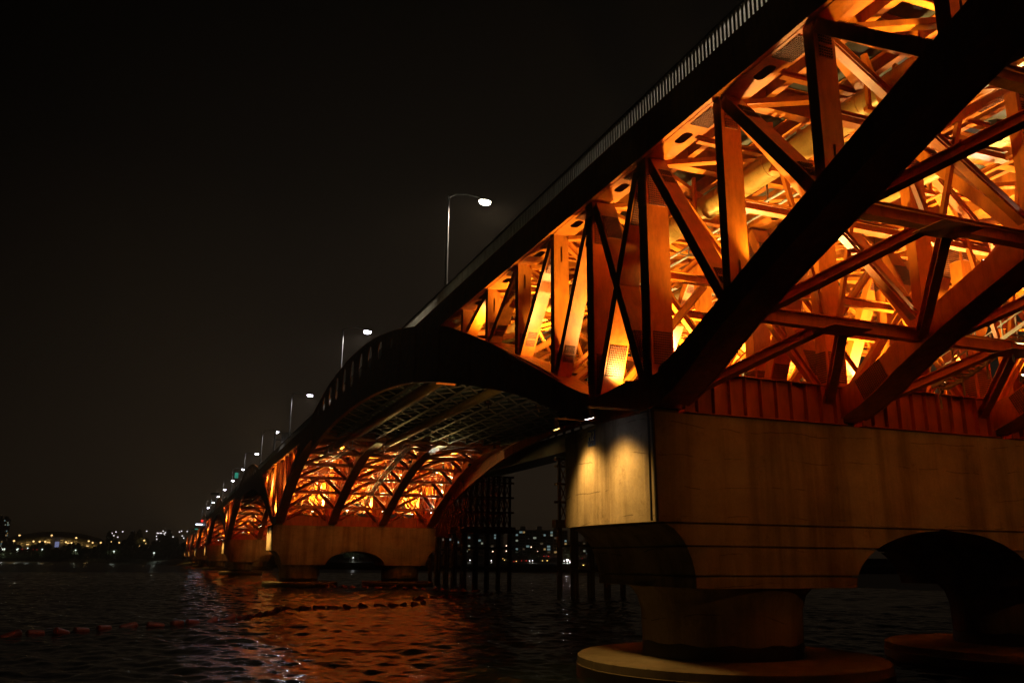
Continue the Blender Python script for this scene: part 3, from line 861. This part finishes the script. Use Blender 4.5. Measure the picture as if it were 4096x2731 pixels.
# ------------------------------------------------------------------ street lamps along the deck
pts = [(0, 0, 0), (0, 0, 8.6)]
def street_lamp(y, k, right=False):
    x = 1.0 if not right else WID-1.0; sg = 1 if not right else -1
    t = thing('street_lamp', (x, y, ZD1), f'{ORD[k]} lit street lamp along the near edge of the deck, counted from the right', 'street lamp', 'street lamps on the bridge deck')
    m = MB(); m.cyl((0, 0, 0), (0, 0, 8.9), .13, 10, .07); m.box(-.14, .14, -.14, .14, 0, .5); m.box(.02, .5, -.02, .02, 1.9, 1.94)
    m.build('pole', GALV, t, smooth=True)
    m = MB(); m.tube([(0, 0, 8.8), (sg*.6, 0, 9.15), (sg*1.5, 0, 9.3), (sg*2.4, 0, 9.2), (sg*2.75, 0, 9.1)], .045, 8); m.build('arm', GALV, t)
    m = MB(); n = 12
    for z, r in ((.10, .12), (.12, .3), (.0, .42), (-.06, .40)):
        for i in range(n): a = 2*math.pi*i/n; m.v.append((sg*2.9+r*1.25*math.cos(a), r*.62*math.sin(a), 9.05+z))
    for r in range(3):
        for i in range(n): m.f.append((r*n+i, r*n+(i+1) % n, (r+1)*n+(i+1) % n, (r+1)*n+i))
    m.f.append(tuple(range(n))); hd = m.build('head', GALV, t)
    m = MB(); n = 14
    for z, r in ((9.0, .98), (8.9, 1.0), (8.78, .8), (8.70, .4)):
        for i in range(n): a = 2*math.pi*i/n; m.v.append((sg*2.9+.46*r*math.cos(a), .26*r*math.sin(a), z))
    for r in range(3):
        for i in range(n): m.f.append((r*n+i, r*n+(i+1) % n, (r+1)*n+(i+1) % n, (r+1)*n+i))
    m.f.append(tuple(range(3*n, 4*n)))
    m.build('lens', E_STREET if k == 0 else E_COOL, hd)
    li = bpy.data.objects.new('lamp', lightdata('SPOT', 'lamp', (1, .84, .62) if k in (0, 11) else (.95, .88, .85), 2200 if k in (0, 1, 11) else 1200, .2, 165, .3)); COL.objects.link(li); li.parent = t
    li.location = (sg*2.9, 0, 8.55)
    return t
street_lamp(-12.5, 11)['label'] = 'street lamp on the deck nearer than the first, above the top edge of the picture'
for k, y in enumerate((30, 71.5, 116, 162, 205, 248, 291, 334, 377, 420, 470)):
    street_lamp(y, k)
# a lamp behind the camera position lights the near parapet
# ------------------------------------------------------------------ signs and signals on the deck
def road_sign(y, label):
    t = thing('road_sign', (1.0, y, ZD1), label, 'road sign')
    m = MB(); m.cyl((0, 0, 0), (0, 0, 5.9), .2, 10, .16); m.build('post', GALV, t)
    m = MB(); 
    for z in (4.0, 5.4): m.cyl((-.3, 0, z), (4.2, 0, z), .08, 8)
    m.build('arm', GALV, t)
    m = MB().box(1.1, 4.2, .1, .14, 3.4, 5.5); 
    for x in (1.8, 3.4): m.box(x-.04, x+.04, .04, .1, 3.4, 5.5)
    m.build('panel', GALV, t)
road_sign(137, 'back of a large road sign on a cantilever post above the deck')
def sigbox(y, x, z, w, h, label, cat, mat, post=True):
    t = thing(cat.replace(' ', '_'), (x, y, ZD1), label, cat)
    MB().cyl((0, 0, 0), (0, 0, z-ZD1), .07, 8).build('post', DARKST, t)
    MB().box(-w/2-.1, w/2+.1, -.02, .16, z-ZD1-.1-h/2, z-ZD1+.1+h/2).build('case', DARKST, t)
    MB().box(-w/2, w/2, -.05, -.022, z-ZD1-h/2, z-ZD1+h/2).build('face', mat, t)
sigbox(222, 0.4, 26.6, .9, 1.5, 'small green-lit sign beside the deck, over the second crescent', 'lit sign', E_GREEN)
sigbox(330, .3, 28.8, 3.2, .7, 'dark gantry board standing above the far deck', 'sign board', DARKST)
sigbox(405, -.9, 21.3, .9, .9, 'red signal light hanging at the edge of the far deck', 'signal', E_RED)
sigbox(420, -1.6, 20.2, 3.0, .7, 'white LED board at the edge of the far deck', 'led board', E_LEDW)
sigbox(440, -1.9, 18.6, 1.5, .6, 'green signal light below the white LED board', 'signal', E_GREEN)

# ------------------------------------------------------------------ temporary steel towers and girder on the right-hand side
def tower(x0, x1, y0, y1, ztop, nx, label, pile_r=.36, zc=8.6):
    t = thing('support_tower', ((x0+x1)/2, y0, 0), label, 'scaffold tower', 'temporary steel towers beside the bridge')
    org = ((x0+x1)/2, y0, 0)
    for j, y in enumerate((y0, y1)):
        for i in range(nx):
            x = x0+(x1-x0)*i/(nx-1)
            MB().cyl((x, y, -3), (x, y, zc), pile_r, 12).build('pile', DARKST, t, org, smooth=True)
        for z in (3.2, 6.3): MB().bar((x0-.4, y-pile_r-.15, z), (x1+.4, y-pile_r-.15, z), .3, .3, (0, 0, 1)).build('waler', DARKST, t, org)
        MB().box(x0-.8, x1+.8, y-.55, y+.55, zc, zc+1.0).build('cap_beam', RUSTST, t, org)
        nn = nx*2-1
        zz = zc+1.0; lev = 2.35
        levels = []
        while zz < ztop-.5: levels.append(zz); zz += lev
        levels.append(ztop)
        for i in range(nn):
            x = x0+(x1-x0)*i/(nn-1); MB().box(x-.17, x+.17, y-.17, y+.17, zc+1.0, ztop).build('leg', RUSTST, t, org)
        for z in levels[1:]: MB().box(x0-.6, x1+.6, y-.3, y+.3, z-.22, z+.08).build('ledger', RUSTST, t, org)
        for za, zb_ in zip(levels, levels[1:]):
            for i in range(0, nn-1):
                xa = x0+(x1-x0)*i/(nn-1)+.17; xb = x0+(x1-x0)*(i+1)/(nn-1)-.17
                for a, b, o_ in ((xa, xb, .05), (xb, xa, -.05)):
                    MB().bar((a, y+o_, za+.1), (b, y+o_, zb_-.24), .13, .13).build('cross_brace', RUSTST, t, org)
    return t
tower(27.4, 35.2, 104, 109, 17.6, 5, 'tall lattice support tower on piles, right of the second pier')
tower(31.5, 36.5, 132, 136, 14.5, 4, 'smaller lattice support tower on piles, just behind the second pier')
tower(31.6, 38.6, 73, 77, 17.6, 4, 'pile trestle half hidden behind the near pier marked P12')
t = thing('temporary_girder', (31.5, 90, 18), 'dark temporary girder with pale lattice parapet on the scaffold towers', 'girder'); org = (31.5, 90, 18)
MB().box(29.6, 33.6, 66, 131, 17.75, 20.0).build('girder', GIRDST, t, org)
MB().box(29.7, 29.9, 66, 131, 22.3, 22.5).build('lattice_rail', LATT, t, org)
for i in range(26):
    y = 66.5+i*2.5
    MB().bar((29.8, y, 20.0), (29.8, y+1.25, 22.3), .22, .22).build('lattice_bar', LATT, t, org)
    MB().bar((29.8, y+1.25, 22.3), (29.8, y+2.5, 20.0), .22, .22).build('lattice_bar', LATT, t, org)

# ------------------------------------------------------------------ floating booms
def boom(path, label, step, ln, rad):
    t = thing('floating_boom', (path[0][0], path[0][1], 0), label, 'float boom'); org = (path[0][0], path[0][1], 0)
    pts = []
    for a, b in zip(path, path[1:]):
        d = math.dist(a, b); n = max(1, int(d/.1))
        for i in range(n): pts.append((a[0]+(b[0]-a[0])*i/n, a[1]+(b[1]-a[1])*i/n))
    m = MB(); 
    for a, b in zip(pts[::6], pts[6::6]): m.cyl((a[0], a[1], .03), (b[0], b[1], .03), .035, 5)
    m.build('rope', DARKST, t, org)
    acc = 0; nxt = .3
    for a, b in zip(pts, pts[1:]):
        acc += math.dist(a, b)
        if acc >= nxt:
            nxt += step*random.uniform(.85, 1.2)
            d = Vector((b[0]-a[0], b[1]-a[1], random.uniform(-.04, .04))).normalized(); d = (d+Vector((random.uniform(-.15, .15), random.uniform(-.15, .15), 0))).normalized()
            c = Vector((b[0], b[1], random.uniform(.03, .10))); m = MB(); n = 10; h = ln/2*random.uniform(.85, 1.1)
            prof = [(-1, .55), (-.88, .92), (-.6, 1), (.6, 1), (.88, .92), (1, .55)]
            a1 = d.orthogonal().normalized(); b1 = d.cross(a1)
            for s, r in prof:
                for i in range(n): q = 2*math.pi*i/n; m.v.append(tuple(c+d*(s*h)+(a1*math.cos(q)+b1*math.sin(q))*(r*rad)))
            for r in range(5):
                for i in range(n): m.f.append((r*n+i, r*n+(i+1) % n, (r+1)*n+(i+1) % n, (r+1)*n+i))
            m.f += [tuple(range(n-1, -1, -1)), tuple(range(5*n, 6*n))]
            m.build('float', FLOATM, t, org, smooth=True)
boom([(-26.5, 28.2), (-23.6, 30.2), (-21.2, 32.6), (-18.7, 35.2), (-16.1, 36.5), (-13.2, 39.3), (-10.4, 42.4), (-8.4, 46.1), (-6.9, 50.5), (-6.4, 53.4), (-3.0, 54.2), (.7, 55.9), (4.9, 57.3), (8.6, 59.9), (9.5, 62.8), (9.9, 67.5), (11.1, 72.6), (14.5, 74.2), (18.9, 76.8), (24, 82)],
     'string of orange floats trailing across the dark water from the left edge', 1.6, 1.1, .22)
boom([(2.2, 140), (3.9, 131), (6.1, 125.0), (9, 118.6), (12.4, 113.6), (15.5, 110), (18.8, 106.6), (22.4, 98.3), (26, 91.8)],
     'string of small floats curving round the foot of the second pier', 2.3, 1.4, .26)

# ------------------------------------------------------------------ far bank: road viaduct, buildings, lamps, trees
def ray(px, py):
    d = fw*3419.45+rt2*(px-2048)-up2*(py-1365.5); return d/math.hypot(d.x, d.y)
def far(px, py, D): return CAM+ray(px, py)*D
def apartment(pa, pb, depth, floors, z0, label, name='apartment_block', bays=9, litp=.22, seed=1):
    rnd = random.Random(seed)
    a = Vector((pa[0], pa[1], 0)); b = Vector((pb[0], pb[1], 0)); d = (b-a); ln = d.length; d.normalize(); n = Vector((-d.y, d.x, 0))
    t = thing(name, (a.x, a.y, z0), label, 'building', 'apartment blocks on the far bank'); t.rotation_euler = (0, 0, math.atan2(d.y, d.x))
    H = floors*2.75
    MB().box(0, ln, .6, depth, -8, H).build('wall', APT, t)
    MB().box(-.3, ln+.3, .2, depth+.3, H, H+.9).build('roof_parapet', APTE, t)
    for q in (.2, .5, .8): MB().box(ln*q-2.5, ln*q+2.5, 3, 8, H+.9, H+4.5).build('roof_house', APT, t)
    for i in range(bays+1):
        if i % 2 == 0: MB().box(ln*i/bays-.35, ln*i/bays+.35, 0, .598, -8, H).build('wall_fin', APTE, t)
    for f in range(floors):
        MB().box(.4, ln-.4, .1, .597, f*2.75-.25, f*2.75+.1).build('floor_band', APTE, t)
        for i in range(bays):
            x0 = ln*i/bays+.7; x1 = ln*(i+1)/bays-.7
            for (u0, u1) in ((x0, x0+(x1-x0)*.55), (x0+(x1-x0)*.62, x1)):
                lit = rnd.random() < litp
                mat = rnd.choice([WINS[0], WINS[1], WINS[1], WINS[2], WINS[2], WINS[3]]) if lit else WINDARK
                MB().box(u0, u1, .52, .59, f*2.75+.5, f*2.75+2.3).build('window', mat, t)
    return t
pa = far(2046, 2225, 880); pb = far(2270, 2225, 880)
apartment((pa.x, pa.y), (pb.x, pb.y), 12, 11, 3.5, 'broad apartment block with scattered lit windows, right of the tall scaffold tower', bays=8, seed=3, litp=.17)
pa = far(1856, 2225, 890); pb = far(2012, 2225, 890)
apartment((pa.x, pa.y), (pb.x, pb.y), 12, 11, 3.5, 'apartment block with lit windows seen between the tall tower piles', bays=6, seed=5, litp=.2)
pa = far(1742, 2225, 940); pb = far(1838, 2225, 940)
apartment((pa.x, pa.y), (pb.x, pb.y), 12, 10, 2.5, 'narrow apartment block with lit windows, left of the tall scaffold tower', bays=4, seed=8, litp=.2)
pa = far(2268, 2225, 1000); pb = far(2420, 2225, 1000)
apartment((pa.x, pa.y), (pb.x, pb.y), 12, 8, 3.5, 'dim lower apartment block behind the near pier, right of the broad block', bays=6, seed=9, litp=.12)
pa = far(-60, 2200, 1350); pb = far(24, 2200, 1350)
apartment((pa.x, pa.y), (pb.x, pb.y), 14, 17, 6, 'dark tower block with a few lit rows at the far left edge', bays=6, seed=11, litp=.22)

# church cross
c = far(1790, 2153, 860); t = thing('neon_cross', (c.x, c.y, 20), 'small red neon cross among the far apartments', 'cross')
MB().box(-.15, .15, -.1, .1, -14, 6.5).build('mast', DARKST, t)
MB().box(-.35, .35, -.16, -.11, 6.5, 10.2).build('upright', E_RED, t); MB().box(-1.4, -.36, -.16, -.11, 8.3, 9.0).build('arm', E_RED, t); MB().box(.36, 1.4, -.16, -.11, 8.3, 9.0).build('arm', E_RED, t)

# elevated expressway on the far bank
VA = far(1740, 2206, 560); VB = far(2420, 2240, 460)
t = thing('viaduct', (VA.x, VA.y, 0), 'low elevated expressway in front of the far apartments', 'viaduct'); org = (VA.x, VA.y, 0)
za, zbv = 8.7, 6.4
MB().bar((VA.x, VA.y, za), (VB.x, VB.y, zbv), 11, 1.1, (VB-VA).cross(Vector((0, 0, 1)))).build('deck', APTE, t, org)
MB().bar((VA.x, VA.y, za+.95), (VB.x, VB.y, zbv+.95), .3, .8, (VB-VA).cross(Vector((0, 0, 1)))).build('parapet', APTE, t, org)
for i in range(9):
    p = VA.lerp(VB, (i+.5)/9); MB().cyl((p.x, p.y, -1), (p.x, p.y, za+(zbv-za)*(i+.5)/9-.6), .9, 10).build('column', APT, t, org)

LAMPS = []
def far_lamp(px, py, D, h, mat, label, r=.42, pole=True, light=None, col=(1, 1, 1)):
    c = far(px, py, D)
    t = thing('bank_lamp', (c.x, c.y, c.z-h), label, 'street lamp', 'lamps along the far bank')
    if pole: MB().cyl((0, 0, 0), (0, 0, h), .11, 6).build('pole', GALV, t)
    m = MB(); n = 8
    for z, q in ((.45, .45), (.2, .9), (0, 1), (-.3, .8), (-.5, .35)):
        for i in range(n): a = 2*math.pi*i/n; m.v.append((q*r*math.cos(a), q*r*math.sin(a), h+z*r*1.6))
    for q in range(4):
        for i in range(n): m.f.append((q*n+i, q*n+(i+1) % n, (q+1)*n+(i+1) % n, (q+1)*n+i))
    m.f += [tuple(range(n)), tuple(range(5*n-1, 4*n-1, -1))]
    m.build('globe', mat, t)
    if light:
        li = bpy.data.objects.new('lamp', lightdata('POINT', 'lamp', col, light, r)); COL.objects.link(li); li.parent = t; li.location = (0, 0, h-.9)
    LAMPS.append(t)
Y2 = emit('eave_glow', (1, .58, .16), .35)
W1 = emit('far_lamp_white', (1, .90, .92), 2.2); Y1 = emit('far_lamp_yellow', (1, .60, .20), 2.6); C1 = emit('far_lamp_greenish', (.85, 1, .85), 1.5)
rowA = [(449,2131),(447,2136),(455,2141),(464,2126),(471,2147),(491,2125),(532,2124),(587,2123),(626,2143),(629,2131),(634,2131),(641,2131),(646,2131),(653,2123),(657,2133),(658,2138),(657,2144),(662,2129),(667,2149),(685,2128),(692,2146),(718,2126),(726,2123),(729,2142),(735,2151),(749,2124),(655,2160),(664,2160),(675,2157),(627,2155)]
for i, (x, y) in enumerate(rowA): far_lamp(x, y, 1150+7*(i % 5), 9 if y > 2140 else 16, W1, f'white road lamp left of the far bridge end, {rank_left(rowA, (x, y))} of the cluster from the left', .72 if i not in (26, 27) else 1.2)
rowB = [(56,2162),(134,2164),(159,2165),(181,2165),(264,2167),(286,2170),(355,2163),(371,2169),(403,2169),(443,2166),(476,2169),(517,2163),(577,2160),(581,2171),(78,2140),(207,2140),(305,2150),(559,2184)]
for i, (x, y) in enumerate(rowB): far_lamp(x, y, 1000+11*(i % 4), 9, Y1, f'yellow embankment lamp below the long lit roof, {rank_left(rowB, (x, y))} from the left', .95, True, 700 if i % 3 == 0 else None, (1, .6, .2))
rowC = [(11,2195),(18,2194),(68,2196),(72,2194),(111,2191),(169,2196),(303,2199),(456,2204),(616,2210)]
for i, (x, y) in enumerate(rowC): far_lamp(x, y, [985, 985, 960, 960, 950, 930, 860, 800, 720][i], 6, C1, ['park lamp at the far left water edge, first of a close pair', 'park lamp at the far left water edge, second of a close pair', 'brightest park lamp near the left edge', 'park lamp just right of the brightest one near the left edge', 'small park lamp between the two left pairs', 'lone park lamp with a pale pole, left part of the bank', 'park lamp beside a lit shrub, middle of the left bank', 'park lamp beside a broad lit tree on the left bank', 'rightmost park lamp on the left bank, over a small shelter'][i], .7, True, 500, (.9, 1, .8))
cr2 = lambda x, y: (1700+x*.3827, 2100+y*.3827)
rowD = [(708,272),(850,268),(1175,272),(1493,275),(1491,287),(850,213),(1110,226)]
for i, (x, y) in enumerate(rowD): far_lamp(*cr2(x, y), 640, 8, emit('far_lamp_orange%d' % i, (1, .62, .4), 5), f'orange road lamp before the far apartments, {rank_left(rowD, (x, y))} from the left', .42)
rowE = [(693,367),(1093,370),(1124,368),(1454,370),(1516,370),(1487,362),(470,363),(2240,560)][:7]
for i, (x, y) in enumerate(rowE): far_lamp(*cr2(x, y), 430, 6, W1 if i != 5 else emit('far_lamp_bright', (1, .97, .95), 8), ['white park lamp between the tower piles', 'left lamp of a white pair on the right bank', 'right lamp of a white pair on the right bank', 'small white lamp left of the bright starry lamp', 'small white lamp right of the bright starry lamp', 'very bright white lamp on the right bank by the near pier', 'small white lamp seen between the left tower piles'][i], .3 if i != 5 else .5, True, 900 if i == 5 else 250, (1, .97, .93))
# arch-opening lamp
far_lamp(1413, 2229, 470, 6, W1, 'white lamp seen through the arch of the second pier', .32, True, 500, (1, 1, .95))
far_lamp(2740, 2260, 420, 5, W1, 'small lamp on the bank, seen under the near pier', .25, True, 200)

# cars: tiny lit vehicles on the bank road
def car(px, py, D, mats, label, i):
    c = far(px, py, D); t = thing('parked_car', (c.x, c.y, c.z-.8), label, 'car', 'cars on the far bank'); t.rotation_euler = (0, 0, .3)
    m = MB(); m.plate([(-2.1, .3), (2.1, .3), (2.15, .8), (1.3, .95), (.7, 1.45), (-1.1, 1.45), (-1.8, .95), (-2.15, .85)], [], -.85, .85, lambda u, w, k: (u, k, w)); fo = m.build('body', DARKST if i % 2 else APT, t); fix_normals(fo.data)
    for x in (-1.3, 1.3):
        for y in (-.86, .86): MB().cyl((x, y-.1, .32), (x, y+.1, .32), .32, 12).build('wheel', DARKST, t)
    for y in (-.6, .6): MB().box(-2.0 if mats is E_RED else -.25, -1.6 if mats is E_RED else .25, -.99, -.87, .62, .82) if False else MB().box(2.16, 2.22, y-.25, y+.25, .6, .85).build('lamp_cluster', mats, t)
    for x in (-1.7, 1.5): MB().box(x, x+.35, -.93, -.86, .6, .82).build('side_lamp', mats, t)
CARS = [(905, 374, E_RED), (940, 375, E_RED), (967, 372, E_YEL), (1020, 367, E_RED), (845, 360, E_YEL), (780, 346, E_YEL), (1240, 367, E_YEL), (1390, 428, E_RED), (1455, 426, E_YEL), (1345, 428, E_WHITE), (1610, 412, E_YEL), (1604, 340, E_RED), (1253, 321, E_RED)]
CARS = [(a, b, c) for a, b, c in CARS]
for i, (x, y, mm) in enumerate(CARS):
    car(*cr2(x, y), 470 if y < 390 else 385, mm, f'car with lit lamps on the right bank road, {NUMW[sorted(q[0] for q in CARS).index(x)]} from the left', i)
for i, (x, y) in enumerate([(97, 2195), (139, 2196), (92, 2194)]): car(x, y, 1010, E_RED, ['leftmost-but-one car with red tail lamps on the left far bank', 'rightmost car with red tail lamps on the left far bank', 'leftmost car with red tail lamps on the left far bank'][i], i)

# long-roofed stadium-like hall with uplit eaves
sa = far(14, 2170, 1500); sb = far(425, 2170, 1500)
d = Vector((sb.x-sa.x, sb.y-sa.y, 0)); ln = d.length; d.normalize()
t = thing('stadium', (sa.x, sa.y, 8), 'long low stadium with a curved roof and yellow uplit eaves, far left', 'stadium'); t.rotation_euler = (0, 0, math.atan2(d.y, d.x))
m = MB(); n = 40
for i in range(n+1):
    q = i/n; x = ln*q; hgt = 14+12*math.sin(math.pi*q)**.8
    yy = -30*math.sin(math.pi*q)
    m.v += [(x, yy+12, hgt-6), (x, yy, hgt), (x, yy+60, hgt+9)]
for i in range(n): 
    for q in range(2): m.f.append((i*3+q, i*3+3+q, i*3+4+q, i*3+1+q))
m.build('roof', APTE, t)
m = MB()
for i in range(n+1):
    q = i/n; x = ln*q; hgt = 14+12*math.sin(math.pi*q)**.8; yy = -30*math.sin(math.pi*q)+13
    m.v += [(x, yy, -5), (x, yy, hgt-6)]
for i in range(n): m.f.append((i*2, i*2+2, i*2+3, i*2+1))
m.build('facade', APT, t)
for i in range(15):
    q = (i+.6)/15.5; x = ln*q; hgt = 14+12*math.sin(math.pi*q)**.8; yy = -30*math.sin(math.pi*q)
    if i in (7,): continue
    li = bpy.data.objects.new('eave_lamp', lightdata('POINT', 'eave_lamp', (1, .58, .14), 200*random.uniform(.3, 1.6), .6)); COL.objects.link(li); li.parent = t; li.location = (x, yy+9.5, hgt-7.5)
    MB().box(x-2.2, x+2.2, yy+12.2, yy+12.7, hgt-8.6, hgt-7.6).build('eave_light', Y2 if i % 3 else Y1, t)
MB().box(ln*.49, ln*.53, -29, -28.4, 11, 19).build('screen', emit('stadium_screen', (.45, .5, .9), .5), t)

# trees on the bank
def leaf_cloud(m, c, rx, rz, n, s, rnd):
    for i in range(n):
        while True:
            p = Vector((rnd.uniform(-1, 1), rnd.uniform(-1, 1), rnd.uniform(-1, 1)))
            if .25 < p.length < 1: break
        q = Vector(c)+Vector((p.x*rx, p.y*rx, p.z*rz)); a = Vector((rnd.gauss(0, 1), rnd.gauss(0, 1), rnd.gauss(0, 1))).normalized(); b = a.orthogonal().normalized()
        k = len(m.v); m.v += [tuple(q+a*s), tuple(q+b*s*.7), tuple(q-a*s), tuple(q-b*s*.7)]; m.f.append((k, k+1, k+2, k+3))
def tree(px, base_z, D, h, rx, label, seed, n=420):
    rnd = random.Random(seed); c = far(px, 2240, D)
    t = thing('bank_tree', (c.x, c.y, base_z), label, 'tree', 'trees on the far bank')
    m = MB(); m.cyl((0, 0, -1), (0, 0, h*.5), .35, 7, .2)
    for i in range(5):
        a = rnd.uniform(0, 6.28); m.cyl((0, 0, h*rnd.uniform(.3, .5)), (rx*.6*math.cos(a), rx*.6*math.sin(a), h*rnd.uniform(.6, .85)), .14, 5, .05)
    m.build('trunk', BARK, t)
    m = MB()
    for i in range(6):
        a = rnd.uniform(0, 6.28); leaf_cloud(m, (rx*.5*math.cos(a), rx*.5*math.sin(a), h*rnd.uniform(.5, .8)), rx*.62, h*.24, n//6, .55, rnd)
    m.build('crown', LEAF, t)
for i, (px, D, h, r) in enumerate([(303, 868, 8, 6), (322, 862, 9, 7), (426, 812, 9, 8), (460, 808, 8, 4), (160, 940, 8, 4), (26, 1000, 6, 5), (2258, 438, 7, 5), (2285, 440, 8, 5), (1402, 478, 6, 4), (1430, 480, 8, 5), (2130, 450, 6, 4), (2060, 455, 7, 5)]):
    tree(px, 3.4, D, h, r, ['leafy tree lit by the park lamp, left of its pole', 'leafy tree just right of the park lamp on the left bank', 'broad tree lit by the lamp nearer the bridge', 'narrow tree right of the lamp nearer the bridge', 'small tree beside the lone lamp on the left bank', 'low tree at the far left edge of the bank', 'tree left of the very bright lamp on the right bank', 'tree right of the very bright lamp on the right bank', 'low tree seen through the arch of the second pier, left', 'taller tree seen through the arch of the second pier, right', 'small tree below the expressway on the right bank', 'tree below the expressway beside the tall tower'][i], 100+i)
# far-off wooded ridge that reads as one mass
m = MB(); rnd = random.Random(5)
def wood(px0, px1, D0, D1, z0, z1, count, s):
    for i in range(count):
        u = rnd.random(); px = px0+(px1-px0)*u; D = rnd.uniform(D0, D1); c = far(px, 2240, D)
        hh = z1*(.75+.25*math.sin(px*.05)+.12*math.sin(px*.21)); z = z0+hh*rnd.random()**.8
        q = Vector((c.x, c.y, z)); a = Vector((rnd.gauss(0, 1), rnd.gauss(0, 1), rnd.gauss(0, 1))).normalized(); b = a.orthogonal().normalized(); ss = s*rnd.uniform(.6, 1.3)
        k = len(m.v); m.v += [tuple(q+a*ss), tuple(q+b*ss), tuple(q-a*ss), tuple(q-b*ss)]; m.f.append((k, k+1, k+2, k+3))
wood(-40, 500, 1120, 1160, 5, 14, 5000, 2.6); wood(420, 790, 1000, 1080, 4, 26, 7000, 2.4); wood(1700, 2460, 520, 545, 3, 5.5, 4000, 1.3)
wood(-40, 640, 985, 1010, 4, 3.5, 3000, 1.3)
o = m.build('wood', LEAF); o['kind'] = 'stuff'; o['label'] = 'dark wooded ridge behind the far bank'; o['category'] = 'trees'

# ------------------------------------------------------------------ humid night air
hz = MB().box(-1600, 1900, -460, 2900, -4, 62); o = hz.build('haze', WATER); o['kind'] = 'stuff'
o.data.materials.clear()
hm = bpy.data.materials.new('night_haze'); hm.use_nodes = True; hn = hm.node_tree.nodes; hn.clear()
ho = hn.new('ShaderNodeOutputMaterial'); hv = hn.new('ShaderNodeVolumePrincipled'); hm.node_tree.links.new(hv.outputs[0], ho.inputs['Volume'])
hv.inputs['Color'].default_value = (.95, .80, .62, 1); hv.inputs['Density'].default_value = .0004; hv.inputs['Anisotropy'].default_value = .35
o.data.materials.append(hm)
